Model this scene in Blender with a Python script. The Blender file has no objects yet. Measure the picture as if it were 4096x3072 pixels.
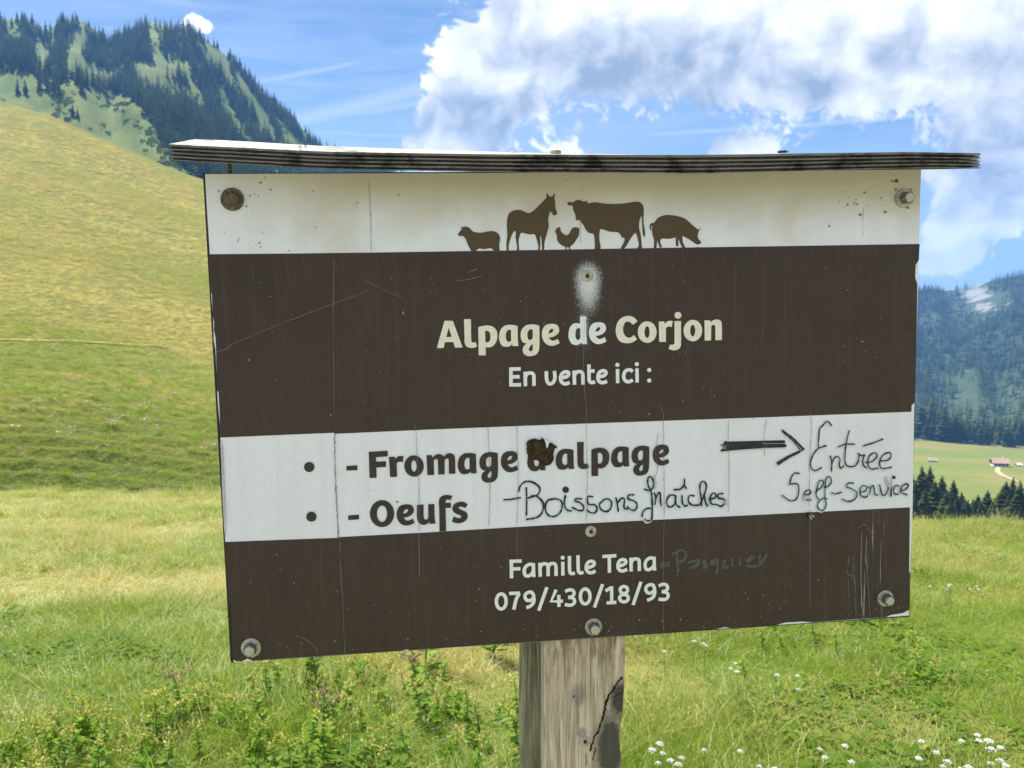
import bpy, bmesh, math, random
import numpy as np
from mathutils import Matrix, Vector
from mathutils.geometry import tessellate_polygon
R = math.radians
random.seed(7)
rng = np.random.default_rng(11)
scene = bpy.context.scene
col = scene.collection

# ------------------------------------------------------------------ camera
cam_d = bpy.data.cameras.new('camera')
cam = bpy.data.objects.new('camera', cam_d)
col.objects.link(cam)
cam.location = (0, 0, 1.6)
cam.rotation_euler = (R(85.0), 0, 0)
cam_d.sensor_width = 36.0
cam_d.lens = 36.0 * 3500 / 4096
cam_d.clip_start = 0.05
cam_d.clip_end = 30000
cam_d.dof.use_dof = True
cam_d.dof.focus_distance = 1.0
cam_d.dof.aperture_fstop = 20.0
scene.camera = cam

# ------------------------------------------------------------------ light
SUN_AZ, SUN_EL = -32.0, 57.0          # degrees, azimuth clockwise from +Y
sun_d = bpy.data.lights.new('sun', 'SUN')
sun_d.energy = 4.5
sun_d.angle = R(0.53)
sun_d.color = (1.0, 0.95, 0.86)
sun = bpy.data.objects.new('sun', sun_d)
col.objects.link(sun)
sdir = Vector((math.sin(R(SUN_AZ)) * math.cos(R(SUN_EL)), math.cos(R(SUN_AZ)) * math.cos(R(SUN_EL)), math.sin(R(SUN_EL))))
sun.rotation_euler = sdir.to_track_quat('Z', 'Y').to_euler()

scene.view_settings.view_transform = 'Standard'
scene.view_settings.look = 'None'
scene.view_settings.exposure = 1.22
scene.view_settings.gamma = 1.0
scene.view_settings.use_curve_mapping = False
scene.cycles.max_bounces = 4
scene.cycles.diffuse_bounces = 2
scene.cycles.glossy_bounces = 2
scene.cycles.transmission_bounces = 2
scene.cycles.volume_bounces = 1
scene.cycles.use_adaptive_sampling = True
scene.cycles.adaptive_threshold = 0.02


class NT:
    """small helper to write node trees"""
    def __init__(self, tree):
        self.t = tree

    def n(self, typ, _in=None, **props):
        nd = self.t.nodes.new(typ)
        for k, v in props.items():
            setattr(nd, k, v)
        for k, v in (_in or {}).items():
            self.put(nd.inputs[k], v)
        return nd

    def put(self, sock, v):
        if hasattr(v, 'is_output'):
            self.t.links.new(v, sock)
        else:
            sock.default_value = v

    def m(self, op, a, b=None, c=None, clamp=False):
        nd = self.t.nodes.new('ShaderNodeMath')
        nd.operation = op
        nd.use_clamp = clamp
        for i, v in enumerate((a, b, c)):
            if v is not None:
                self.put(nd.inputs[i], v)
        return nd.outputs[0]

    def mix(self, f, a, b, typ='RGBA', blend='MIX'):
        nd = self.t.nodes.new('ShaderNodeMix')
        nd.data_type = typ
        if typ == 'RGBA':
            nd.blend_type = blend
            ia, ib, o = 6, 7, 2
        else:
            ia, ib, o = 2, 3, 0
        self.put(nd.inputs[0], f)
        for i, v in ((ia, a), (ib, b)):
            if isinstance(v, (tuple, list)) and len(v) == 3:
                v = (*v, 1)
            self.put(nd.inputs[i], v)
        return nd.outputs[o]

    def noise(self, vec, scale, detail=3, rough=0.55, dist=0.0, out=0):
        nd = self.n('ShaderNodeTexNoise', {'Scale': scale, 'Detail': detail, 'Roughness': rough, 'Distortion': dist})
        if vec is not None:
            self.put(nd.inputs['Vector'], vec)
        return nd.outputs[out]

    def mapr(self, v, a, b, c=0.0, d=1.0, smooth=False):
        nd = self.n('ShaderNodeMapRange', {'Value': v, 'From Min': a, 'From Max': b, 'To Min': c, 'To Max': d})
        nd.clamp = True
        if smooth:
            nd.interpolation_type = 'SMOOTHSTEP'
        return nd.outputs[0]

    def scale3(self, vec, s):
        nd = self.n('ShaderNodeMapping', {'Vector': vec, 'Scale': s})
        return nd.outputs[0]


# ------------------------------------------------------------------ sky with cumulus
world = bpy.data.worlds.new('World')
scene.world = world
world.use_nodes = True
w = NT(world.node_tree)
world.node_tree.nodes.clear()
SKY = 0.054
sky = w.n('ShaderNodeTexSky', sky_type='NISHITA', sun_disc=False, sun_elevation=R(SUN_EL), sun_rotation=R(SUN_AZ),
          altitude=1400, air_density=1.0, dust_density=0.2, ozone_density=2.5)

tc = w.n('ShaderNodeTexCoord')
dirv = tc.outputs['Generated']
# cumulus masses: azimuth, elevation, half-width, half-height, weight
BLOBS = [(-0.4, 16.4, 2.4, 3.2, 1.0), (3.0, 17.4, 5.2, 4.4, 1.0), (11.4, 15.6, 7.0, 3.7, 1.0), (20.0, 15.0, 6.6, 3.8, 1.0), (28.4, 14.8, 7.0, 3.8, 1.0), (-2.9, 13.0, 3.0, 2.6, 1.0), (-3.4, 9.6, 3.2, 2.8, 1.0), (31.0, 9.8, 4.2, 3.0, .9),
         (14.8, 9.7, 2.2, 1.0, .8), (26.8, 7.6, 2.6, 1.5, .76), (29.0, 4.9, 3.8, 1.7, .80), (26.2, 3.2, 2.6, 1.1, .66), (-19.3, 16.1, 1.0, .6, .8), (3.2, 10.1, 1.7, .7, .56)]
warp = w.n('ShaderNodeVectorMath', {0: w.noise(dirv, 10.0, 2, 0.6, out=1), 1: (0.5, 0.5, 0.5)}, operation='SUBTRACT').outputs[0]
Dw = w.n('ShaderNodeVectorMath', {0: warp, 1: (0.055, 0.055, 0.055), 2: dirv}, operation='MULTIPLY_ADD').outputs[0]


def azel(vec):
    sx = w.n('ShaderNodeSeparateXYZ', {0: vec})
    return w.m('MULTIPLY', w.m('ARCTAN2', sx.outputs[0], sx.outputs[1]), 180 / math.pi), w.m('MULTIPLY', w.m('ARCSINE', sx.outputs[2]), 180 / math.pi)


def masses(az, el, blobs, da, de):
    v = w.n('ShaderNodeCombineXYZ', {0: az, 1: el}).outputs[0]
    acc = 0.0
    for (a0, e0, rx, ry, wt) in blobs:
        u = w.n('ShaderNodeVectorMath', {0: v, 1: (1 / rx, 1 / ry, 0), 2: ((da - a0) / rx, (de - e0) / ry, 0)}, operation='MULTIPLY_ADD').outputs[0]
        q = w.n('ShaderNodeVectorMath', {0: u, 1: u}, operation='DOT_PRODUCT').outputs['Value']
        acc = w.m('MULTIPLY_ADD', w.m('POWER', 0.367879, q), wt, acc)
    return acc


az, el = azel(Dw)
far = w.mapr(w.m('ADD', w.m('ABSOLUTE', az), w.m('MULTIPLY', w.m('MAXIMUM', w.m('SUBTRACT', el, 24), 0), 2.0)), 36, 54, 0, 1, True)
low = w.mapr(w.noise(w.scale3(dirv, (1, 1, 1.8)), 2.6, 1, 0.5), 0.40, 0.60, 0, 1.0, True)
gen = w.m('MULTIPLY', w.m('MULTIPLY', low, far), w.mapr(el, 1, 7))      # away from the view the same broken cumulus goes on
acc = w.m('MAXIMUM', masses(az, el, BLOBS, 0, 0), gen)
fine = w.noise(Dw, 15.0, 6, 0.56)
soft1 = w.noise(Dw, 14.0, 2, 0.5)
fine2 = w.noise(w.n('ShaderNodeVectorMath', {0: Dw, 1: (-0.014, 0.0, 0.024)}, operation='ADD').outputs[0], 14.0, 2, 0.5)
bil = w.m('ABSOLUTE', w.m('MULTIPLY_ADD', w.noise(Dw, 44.0, 3, 0.55), 2.0, -1.0))
puff = w.m('MULTIPLY_ADD', w.m('SUBTRACT', bil, 0.16), 1.0, w.m('MULTIPLY_ADD', fine, 1.9, -0.95))
d0 = w.m('ADD', w.m('SUBTRACT', w.m('MINIMUM', acc, 1.0), 0.37), w.m('MULTIPLY', puff, w.mapr(acc, 0.05, 0.45, 0.15, 0.8)))
alpha = w.mapr(d0, -0.03, 0.22, 0, 1, True)
# against the sun a cloud shows its shaded core, away from it its lit face
sdot = w.n('ShaderNodeVectorMath', {0: dirv, 1: tuple(sdir)}, operation='DOT_PRODUCT').outputs['Value']
core = w.mapr(sdot, -0.4, 0.7, 0.2, 1.0)
edge = w.mapr(w.m('MULTIPLY_ADD', bil, 0.20, w.m('MULTIPLY_ADD', fine, 0.45, w.m('MULTIPLY_ADD', soft1, 0.55, w.m('MULTIPLY', fine2, -1.0)))), -0.16, 0.24, 0.0, 1.0)     # billows turned to the sun
above = w.m('MAXIMUM', masses(az, el, BLOBS[:8], 1.6, 2.3), w.m('MULTIPLY', gen, 0.6))
thick = w.mapr(above, 0.25, 1.05, 0.0, 1.0, True)                        # cloud standing between here and the sun
lit = w.m('SUBTRACT', w.m('MULTIPLY_ADD', edge, 0.78, 0.40), w.m('MULTIPLY', w.m('MULTIPLY', thick, 0.50), core), clamp=True)
ccol = w.mix(lit, (3.0, 3.7, 4.9), (10.8, 10.8, 10.6))
# thin cirrus and contrails
azw, elw = azel(dirv)
rot = w.n('ShaderNodeMapping', {'Vector': dirv, 'Rotation': (0, R(-22), 0), 'Scale': (3, 3, 22)})
cir = w.mapr(w.noise(rot.outputs[0], 1.6, 5, 0.62, 0.6), 0.36, 0.86, 0, 0.62)
wob = w.m('MULTIPLY_ADD', w.m('SUBTRACT', fine2, 0.5), 0.5, elw)
trails = None
for (a0, e0, slope, wd, amp, a_lo, a_hi) in ((-16, 13.5, 0.24, .17, .5, -22, -8), (-9, 12.7, 0.27, .55, .6, -17, -2), (-9, 12.25, 0.16, .24, .5, -15, -2),
                                           (-8, 10.75, -0.01, .13, .45, -16, -4), (20, 10.95, 0.012, .17, .55, 7, 32)):
    ln = w.m('SUBTRACT', wob, w.m('MULTIPLY_ADD', azw, slope, e0 - a0 * slope))
    q = w.m('POWER', 0.367879, w.m('MULTIPLY', w.m('MULTIPLY', ln, ln), 1 / (wd * wd)))
    am, ah = (a_lo + a_hi) / 2, (a_hi - a_lo) / 2
    q = w.m('MULTIPLY', q, w.mapr(w.m('ABSOLUTE', w.m('SUBTRACT', azw, am)), ah - 3, ah, amp, 0, True))
    trails = q if trails is None else w.m('MAXIMUM', trails, q)
thin = w.m('MAXIMUM', cir, trails, clamp=True)
skyc = w.mix(1.0, sky.outputs[0], (0.86, 0.93, 0.99), blend='MULTIPLY')
skyc = w.mix(thin, skyc, (5.6, 6.6, 8.0))
# grey veil under the big tower
veil = masses(az, el, [(2.4, 11.0, 6.5, 2.8, .85)], 0, 0)
skyc = w.mix(w.m('MULTIPLY', veil, w.mapr(fine, .25, .6)), skyc, (3.9, 5.1, 7.0))
skyc = w.mix(alpha, skyc, ccol)
bg = w.n('ShaderNodeBackground', {'Color': skyc, 'Strength': SKY})
wo = w.n('ShaderNodeOutputWorld', {'Surface': bg.outputs[0]})
world.cycles.sampling_method = "MANUAL"
world.cycles.sample_map_resolution = 256


# ------------------------------------------------------------------ helpers
def mat(name):
    m = bpy.data.materials.new(name)
    m.use_nodes = True
    m.node_tree.nodes.clear()
    return m, NT(m.node_tree)


def finish(m, t, shader):
    t.n('ShaderNodeOutputMaterial', {'Surface': shader})
    return m


def pbsdf(t, color, rough=0.6, metal=0.0, spec=0.5, bump=None, bstr=0.3, bdist=0.01):
    ins = {'Base Color': (*color, 1) if isinstance(color, tuple) and len(color) == 3 else color, 'Roughness': rough, 'Metallic': metal, 'Specular IOR Level': spec}
    p = t.n('ShaderNodeBsdfPrincipled', ins)
    if bump is not None:
        b = t.n('ShaderNodeBump', {'Height': bump, 'Strength': bstr, 'Distance': bdist})
        t.put(p.inputs['Normal'], b.outputs[0])
    return p.outputs[0]


def simple(name, color, rough=0.6, metal=0.0, spec=0.4, nscale=0, namp=0.2):
    m, t = mat(name)
    c = (*color, 1)
    if nscale:
        tcx = t.n('ShaderNodeTexCoord')
        nz = t.noise(tcx.outputs['Object'], nscale, 4, 0.6)
        c = t.mix(t.mapr(nz, 0.3, 0.7), tuple(v * (1 - namp) for v in color), tuple(min(1, v * (1 + namp)) for v in color))
    return finish(m, t, pbsdf(t, c, rough, metal, spec))


def tag(o, label=None, cat=None, group=None, kind=None):
    for k, v in (('label', label), ('category', cat), ('group', group), ('kind', kind)):
        if v:
            o[k] = v
    return o


def mesh(name, verts, faces, mt=None, smooth=False):
    me = bpy.data.meshes.new(name)
    me.from_pydata([tuple(map(float, v)) for v in verts], [], [tuple(map(int, f)) for f in faces])
    if mt:
        me.materials.append(mt)
    if smooth:
        me.polygons.foreach_set('use_smooth', [True] * len(me.polygons))
    me.update()
    return me


def fast_mesh(name, V, F, mt=None, smooth=False):
    """V (n,3), F (m,3) or (m,4) numpy arrays"""
    me = bpy.data.meshes.new(name)
    k = F.shape[1]
    me.vertices.add(len(V))
    me.vertices.foreach_set('co', np.asarray(V, np.float32).ravel())
    me.loops.add(F.size)
    me.loops.foreach_set('vertex_index', np.asarray(F, np.int32).ravel())
    me.polygons.add(len(F))
    me.polygons.foreach_set('loop_start', np.arange(0, F.size, k, dtype=np.int32))
    if smooth:
        me.polygons.foreach_set('use_smooth', np.ones(len(F), bool))
    me.update(calc_edges=True)
    if mt:
        me.materials.append(mt)
    return me


def obj(name, me, parent=None, loc=None, rot=None, mw=None):
    o = bpy.data.objects.new(name, me)
    col.objects.link(o)
    if parent is not None:
        o.parent = parent
    if loc is not None:
        o.location = loc
    if rot is not None:
        o.rotation_euler = rot
    if mw is not None:
        o.matrix_local = mw
    return o


def empty(name, loc, rz=0.0):
    o = bpy.data.objects.new(name, None)
    o.empty_display_size = 0.1
    col.objects.link(o)
    o.location = loc
    o.rotation_euler = (0, 0, rz)
    return o


def copy_tree(o, parent=None):
    c = o.copy()
    col.objects.link(c)
    c.parent = parent
    for ch in list(o.children):
        copy_tree(ch, c)
    return c


# value noise for terrain relief
_perm = rng.random((256, 256))


def vnoise(x, y):
    x = np.asarray(x, float); y = np.asarray(y, float)
    xi = np.floor(x).astype(int); yi = np.floor(y).astype(int)
    fx = x - xi; fy = y - yi
    fx = fx * fx * (3 - 2 * fx); fy = fy * fy * (3 - 2 * fy)
    a = _perm[xi % 256, yi % 256]; b = _perm[(xi + 1) % 256, yi % 256]
    c = _perm[xi % 256, (yi + 1) % 256]; d = _perm[(xi + 1) % 256, (yi + 1) % 256]
    return (a * (1 - fx) + b * fx) * (1 - fy) + (c * (1 - fx) + d * fx) * fy - 0.5


def fbm(x, y, octs=4, rough=0.5):
    s = 0; amp = 1
    for i in range(octs):
        s = s + amp * vnoise(x * 2 ** i + 17.3 * i, y * 2 ** i + 9.1 * i)
        amp *= rough
    return s


def interp(x, tab):
    t = np.array(tab, float)
    return np.interp(x, t[:, 0], t[:, 1])


def sstep(x, a, b):
    q = np.clip((x - a) / (b - a), 0, 1)
    return q * q * (3 - 2 * q)


def sheet(name, azs, rs, hfun, mt):
    """a terrain sheet given as heights over compass direction and distance"""
    A, Q = np.meshgrid(np.radians(azs), rs, indexing='ij')
    Z = hfun(np.degrees(A), Q)
    V = np.stack([Q * np.sin(A), Q * np.cos(A), Z], -1).reshape(-1, 3)
    na, nr = A.shape
    i, j = np.meshgrid(np.arange(na - 1), np.arange(nr - 1), indexing='ij')
    a = (i * nr + j).ravel()
    F = np.stack([a, a + 1, a + nr + 1, a + nr], -1)[:, ::-1]
    o = obj(name, fast_mesh(name, V, F, mt, True))
    tag(o, kind='structure')
    return o

# ------------------------------------------------------------------ ground materials
def grass_ground(name, tones, s1, s2, bump_d=0.05, streak=(1, 1, 1), rough=0.9, extra=None, spots=0):
    m, t = mat(name)
    pos = t.n('ShaderNodeNewGeometry').outputs['Position']
    p2 = t.scale3(pos, streak)
    big = t.noise(p2, s1, 4, 0.6, 0.4)
    mid = t.noise(p2, s2, 5, 0.65)
    fin = t.noise(pos, s2 * 9, 4, 0.7)
    c = t.mix(t.mapr(big, 0.40, 0.60, 0, 1, True), tones[0], tones[1])
    c = t.mix(t.mapr(mid, 0.50, 0.64), c, tones[2])
    c = t.mix(t.mapr(fin, 0.40, 0.64, 0, 0.75), c, tones[3])
    if spots:
        c = t.mix(t.m('MULTIPLY', t.mapr(t.noise(p2, spots, 4, 0.7), 0.54, 0.66), t.mapr(big, .35, .65, .6, .25)), c, tones[3])
    if extra:
        c = extra(t, pos, c)
    h = t.m('ADD', fin, t.m('MULTIPLY', mid, 1.5))
    return finish(m, t, pbsdf(t, c, rough, 0, 0.15, h, 0.6, bump_d))


M_meadow = grass_ground('meadow_soil', [(.12, .175, .035), (.19, .20, .05), (.24, .21, .075), (.08, .115, .025)], 0.35, 2.2, 0.04)
def foot(t, pos, c):
    # damper, darker turf along the foot of the hill, ragged upwards
    ln = t.n('ShaderNodeVectorMath', {0: pos}, operation='LENGTH').outputs['Value']
    f = t.mapr(t.m('MULTIPLY_ADD', t.noise(t.scale3(pos, (1, 1, 3)), .35, 4, .6), -16, ln), 50, 31, 0, .62, True)
    return t.mix(f, c, (.055, .085, .014))


M_hill = grass_ground('hill_grass', [(.155, .172, .026), (.218, .190, .034), (.25, .21, .045), (.08, .085, .014)], 0.05, 0.26, 0.5, (1, 0.6, 1.6), extra=foot, spots=0.75)
M_slope = grass_ground('mountain_grass', [(.095, .165, .014), (.145, .185, .02), (.16, .165, .022), (.045, .08, .012)], 0.016, 0.11, 1.6)
M_past = grass_ground('pasture_grass', [(.13, .18, .035), (.24, .20, .055), (.19, .19, .045), (.10, .13, .03)], 0.008, 0.05, 0.3)


def cliffs(t, pos, c):
    # pale limestone faces on the far mountain
    pd = t.scale3(pos, (1, 1, 0.35))
    nz = t.noise(pd, 0.011, 6, 0.65, 0.8)
    sp = t.n('ShaderNodeSeparateXYZ', {0: pos})
    a = t.m('MULTIPLY', t.m('ARCTAN2', sp.outputs[0], sp.outputs[1]), 180 / math.pi)
    da = t.m('MULTIPLY', t.m('SUBTRACT', t.m('MULTIPLY_ADD', sp.outputs[2], 0.012, a), 28.4), 1 / 1.3)
    wn = t.m('MULTIPLY', t.m('EXPONENT', t.m('MULTIPLY', t.m('MULTIPLY', da, da), -1)), t.mapr(sp.outputs[2], -55, 0))
    f = t.mapr(t.m('MULTIPLY_ADD', wn, 0.30, nz), 0.70, 0.80)
    return t.mix(f, c, (.24, .24, .235))


M_far = grass_ground('far_mountain_ground', [(.035, .06, .028), (.06, .085, .035), (.075, .10, .04), (.03, .045, .025)], 0.006, 0.03, 2.0, extra=cliffs)
M_valley = grass_ground('valley_ground', [(.07, .10, .03), (.10, .12, .04), (.12, .12, .05), (.05, .07, .03)], 0.002, 0.01, 1.0)
M_dirt = simple('pale_dirt', (.40, .33, .20), 0.95, nscale=3, namp=.25)
M_track = simple('worn_grass', (.27, .22, .06), 0.95, nscale=2, namp=.3)

# ------------------------------------------------------------------ terrain heights
RC = [(-180, 30), (-40, 27), (-30.7, 27), (-24.8, 25), (-18.9, 23), (0, 20), (25, 16.6), (31, 17.6), (60, 22), (180, 30)]


def h_meadow(az, r):
    y = r * np.cos(np.radians(az)); x = r * np.sin(np.radians(az))
    rc = interp(az, RC)
    z = -0.15 * np.clip(y, -60, None) + 0.05 * fbm(x * 0.35 + 40, y * 0.35 + 40, 3) * np.clip((r - 2) / 3, 0, 1)
    z = z + 0.22 * fbm(x * 0.08 + 4, y * 0.08 + 9, 2) * np.clip((r - 6) / 10, 0, 1) * (1 - sstep(r, rc - 6, rc))
    d = np.clip(r - rc, 0, None)
    fall = np.where(d < 12, 0.018 * d * d, 0.018 * 144 + 0.432 * (d - 12))
    front = 1 - sstep(np.abs(az), 62, 90)
    left = 1 - sstep(az, -12, 2)
    z = z - fall * front * (1 - left * 0.55)
    back = sstep(r, 60, 420) * 150
    return z - back


RIDGE_H = [(-80, 13), (-40, 12.4), (-29.73, 11.32), (-27.3, 10.78), (-24.76, 9.84), (-22.78, 9.07), (-20.73, 8.18), (-19.11, 7.75), (-10, 4), (0, -2), (8, -9), (14, -15), (25, -22)]
R0H, R1H = 34.0, 235.0


def h_hill(az, r):
    zr = 1.6 + R1H * np.tan(np.radians(interp(az, RIDGE_H)))
    zb = -0.15 * 34 * np.cos(np.radians(az)) - 3.4
    s = np.clip((r - R0H) / (R1H - R0H), 0, 1)
    z = zb + (zr - zb) * (0.72 * s + 0.28 * s ** 1.8)
    x = r * np.sin(np.radians(az)); y = r * np.cos(np.radians(az))
    relief = 1.6 * fbm(x * 0.02 + 3, y * 0.02, 3) * np.clip((r - 45) / 60, 0, 1)
    relief = relief + 0.22 * fbm(x * 0.22, y * 0.22, 3) * np.clip((r - 36) / 10, 0, 1)
    # cattle steps near the foot
    q = r + 3.2 * fbm(x * 0.06 + 11, y * 0.06 + 5, 3) + 0.05 * x
    saw = (q / 1.75) % 1.0
    step = (np.clip(saw / 0.70, 0, 1) - saw) * 1.7
    relief = relief + step * (1 - sstep(r, 44, 62)) * (0.55 + 0.9 * np.clip(fbm(x * 0.09 + 70, y * 0.09, 2) + .3, 0, 1))
    relief = relief * (1 - sstep(r, R1H * 0.86, R1H))
    d = np.clip(r - R1H, 0, None)
    return z + relief - 0.003 * d * d - 0.08 * d


SKYL = [(-80, 14), (-45, 15.5), (-33, 16.3), (-29.51, 15.5), (-28.3, 15.7), (-27.7, 15.3), (-27.08, 15.25), (-26.55, 15.9), (-25.79, 16.05), (-25.28, 15.9), (-24.78, 15.5), (-24.01, 15.05), (-23.6, 15.4), (-22.93, 15.6), (-22.38, 16.1),
        (-21.56, 16.3), (-20.6, 16.1), (-19.9, 16.3), (-18.37, 15.4), (-16.81, 14.3), (-15.53, 13.0), (-14.06, 12.0), (-13.33, 11.1), (-12.13, 10.1), (-10.29, 9.4), (-6, 7.6), (0, 4.5), (8, 0), (16, -4.5), (26, -9), (40, -12)]
BASE_M = [(-80, 60), (-30, 58), (-20, 44), (-10, 18), (0, -25), (10, -75), (20, -120), (30, -160)]
R0M, R1M = 430.0, 1120.0


def h_mount(az, r):
    zr = 1.6 + R1M * np.tan(np.radians(interp(az, SKYL)))
    zb = interp(az, BASE_M)
    s = np.clip((r - R0M) / (R1M - R0M), 0, 1)
    z = zb + (zr - zb) * (0.62 * s + 0.38 * s ** 2)
    x = r * np.sin(np.radians(az)); y = r * np.cos(np.radians(az))
    env = np.sin(np.pi * np.clip(s, 0, 1)) ** 0.7
    rib = 34 * fbm(az * 0.32 + 0.003 * r, r * 0.0035, 3) + 12 * fbm(x * 0.018, y * 0.018, 3)
    d = np.clip(r - R1M, 0, None)
    return z + rib * env - 0.35 * d - 0.0005 * d * d


FARL = [(-30, 4.5), (-10, 3.2), (0, 1.2), (10, 2.2), (18, 0.9), (25.0, 1.05), (25.67, 1.1), (26.33, .98), (27.1, 1.1), (27.74, 1.22), (28.48, 1.5), (29.22, 1.7), (30.15, 1.85), (34, 2.4), (45, 1.2), (70, 2)]
R0F, R1F = 1250.0, 2600.0


def h_far(az, r):
    zr = 1.6 + R1F * np.tan(np.radians(interp(az, FARL)))
    zb = -150.0
    s = np.clip((r - R0F) / (R1F - R0F), 0, 1)
    z = zb + (zr - zb) * (0.55 * s + 0.45 * s ** 2.2)
    x = r * np.sin(np.radians(az)); y = r * np.cos(np.radians(az))
    env = np.sin(np.pi * s) ** 0.8
    rib = 60 * fbm(az * 0.45 + 3 + 0.0012 * r, r * 0.002, 4) + 14 * fbm(x * 0.012, y * 0.012, 3)
    d = np.clip(r - R1F, 0, None)
    return z + rib * env - 0.4 * d


def h_past(az, r):
    x = r * np.sin(np.radians(az)); y = r * np.cos(np.radians(az))
    z = interp(r, [(45, -16), (120, -34), (380, -80.5), (700, -110.5), (950, -131), (1300, -150), (1700, -172)])
    return z + 3.0 * fbm(x * 0.008, y * 0.008, 3) * sstep(r, 300, 500)


def ground_z(h, x, y):
    return h(np.degrees(np.arctan2(x, y)), np.hypot(x, y))


def geo(a, b, n):
    return np.geomspace(a, b, n)


azA = np.concatenate([np.arange(-180, -44, 4.0), np.arange(-44, 44.1, 0.5), np.arange(48, 181, 4.0)])
sheet('meadow', azA, np.concatenate([[0.02], geo(0.4, 60, 190), geo(66, 420, 14)]), h_meadow, M_meadow)
sheet('grassy_hill', np.arange(-78, 24.1, 0.3), np.concatenate([np.arange(R0H, 66, 0.22), geo(66.3, 330, 150)]), h_hill, M_hill)
sheet('forested_mountain', np.arange(-78, 38.1, 0.33), np.linspace(R0M, 1500, 150), h_mount, M_slope)
sheet('far_mountain', np.arange(-30, 70.1, 0.22), np.linspace(R0F, 3300, 170), h_far, M_far)
sheet('valley_pasture', np.arange(0, 70.1, 0.6), np.concatenate([geo(45, 350, 30), np.arange(362, 1700, 12)]), h_past, M_past)
sheet('valley_floor', np.arange(-180, 181, 4.0), np.array([30, 300, 800, 1600, 3000, 4500, 6000.0]), lambda a, r: np.full_like(r, -182.0) - 0.004 * r, M_valley)


# unseen gravel strip, added behind the camera to bounce light onto the sign
xs_ = np.linspace(-55, 55, 90); ys_ = np.linspace(-0.9, -5.6, 9)
GX, GY = np.meshgrid(xs_, ys_, indexing='ij')
GY = GY + 0.9 * fbm(GX * .06, GX * 0 + 3, 2) + 0.004 * GX * GX * 0
GZ = ground_z(h_meadow, GX, GY) + 0.035 + 0.012 * fbm(GX * 1.3, GY * 1.3, 2)
gi_, gj_ = np.meshgrid(np.arange(89), np.arange(8), indexing='ij')
ga = (gi_ * 9 + gj_).ravel()
tag(obj('added_bounce_strip', fast_mesh('added_bounce_strip', np.stack([GX, GY, GZ], -1).reshape(-1, 3), np.stack([ga, ga + 1, ga + 10, ga + 9], -1)[:, ::-1], simple('bounce_gravel', (.40, .385, .36), .95, nscale=30, namp=.3), True)), kind='structure')


def path_strip(name, pts, width, h, mt, lift):
    """a trodden path draped on a slope; pts are ground points"""
    P = np.array(pts, float)
    tt = np.linspace(0, len(P) - 1, 60)
    X = np.interp(tt, np.arange(len(P)), P[:, 0]); Y = np.interp(tt, np.arange(len(P)), P[:, 1])
    T = np.stack([np.gradient(X), np.gradient(Y)], -1); T /= np.linalg.norm(T, axis=1)[:, None]
    Nn = np.stack([-T[:, 1], T[:, 0]], -1)
    V = []
    for k in range(60):
        for sgn in (-1, 0, 1):
            wd = width * (0.5 + 0.22 * vnoise(tt[k] * 3 + sgn * 5, 3.3))
            q = np.array([X[k], Y[k]]) + Nn[k] * sgn * wd
            V.append((q[0], q[1], ground_z(h, q[0], q[1]) + lift))
    F = []
    for k in range(59):
        for s in (0, 1):
            a = k * 3 + s
            F.append((a, a + 1, a + 4, a + 3))
    o = obj(name, mesh(name, V, F, mt, True))
    tag(o, kind='structure')


def on_ray(h, az, el, lo, hi):
    """ground point of a slope seen at a compass direction and height angle from the path's viewpoint"""
    r = np.linspace(lo, hi, 4000)
    z = h(np.full_like(r, az), r)
    a = np.degrees(np.arctan2(z - 1.6, r))
    k = np.argmax(a >= el)
    return (r[k] * math.sin(R(az)), r[k] * math.cos(R(az)))


path_strip('hill_path', [on_ray(h_hill, a, e, R0H + 1, 230) for a, e in ((-40, -1.6), (-34, -1.75), (-30.3, -1.83), (-28, -1.95), (-25.9, -2.06), (-24, -2.2), (-22.2, -2.34), (-20.5, -2.6))], 0.34, h_hill, M_track, 0.05)
path_strip('upper_track', [on_ray(h_hill, a, e, R0H + 1, 234) for a, e in ((-40, 8.1), (-34, 8.3), (-29.9, 8.13), (-26.1, 8.0), (-22.2, 7.2), (-19.1, 6.35), (-15, 4.3))], 0.55, h_hill, simple('dark_turf', (.17, .145, .025), .95, nscale=1, namp=.3), 0.08)


def pol(az, r):
    return (r * math.sin(R(az)), r * math.cos(R(az)))


path_strip('chalet_lane', [pol(29.36, 690), pol(29.33, 655), pol(29.5, 630), pol(29.72, 612), pol(30.3, 590)], 3.2, h_past, M_dirt, 0.25)

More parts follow.
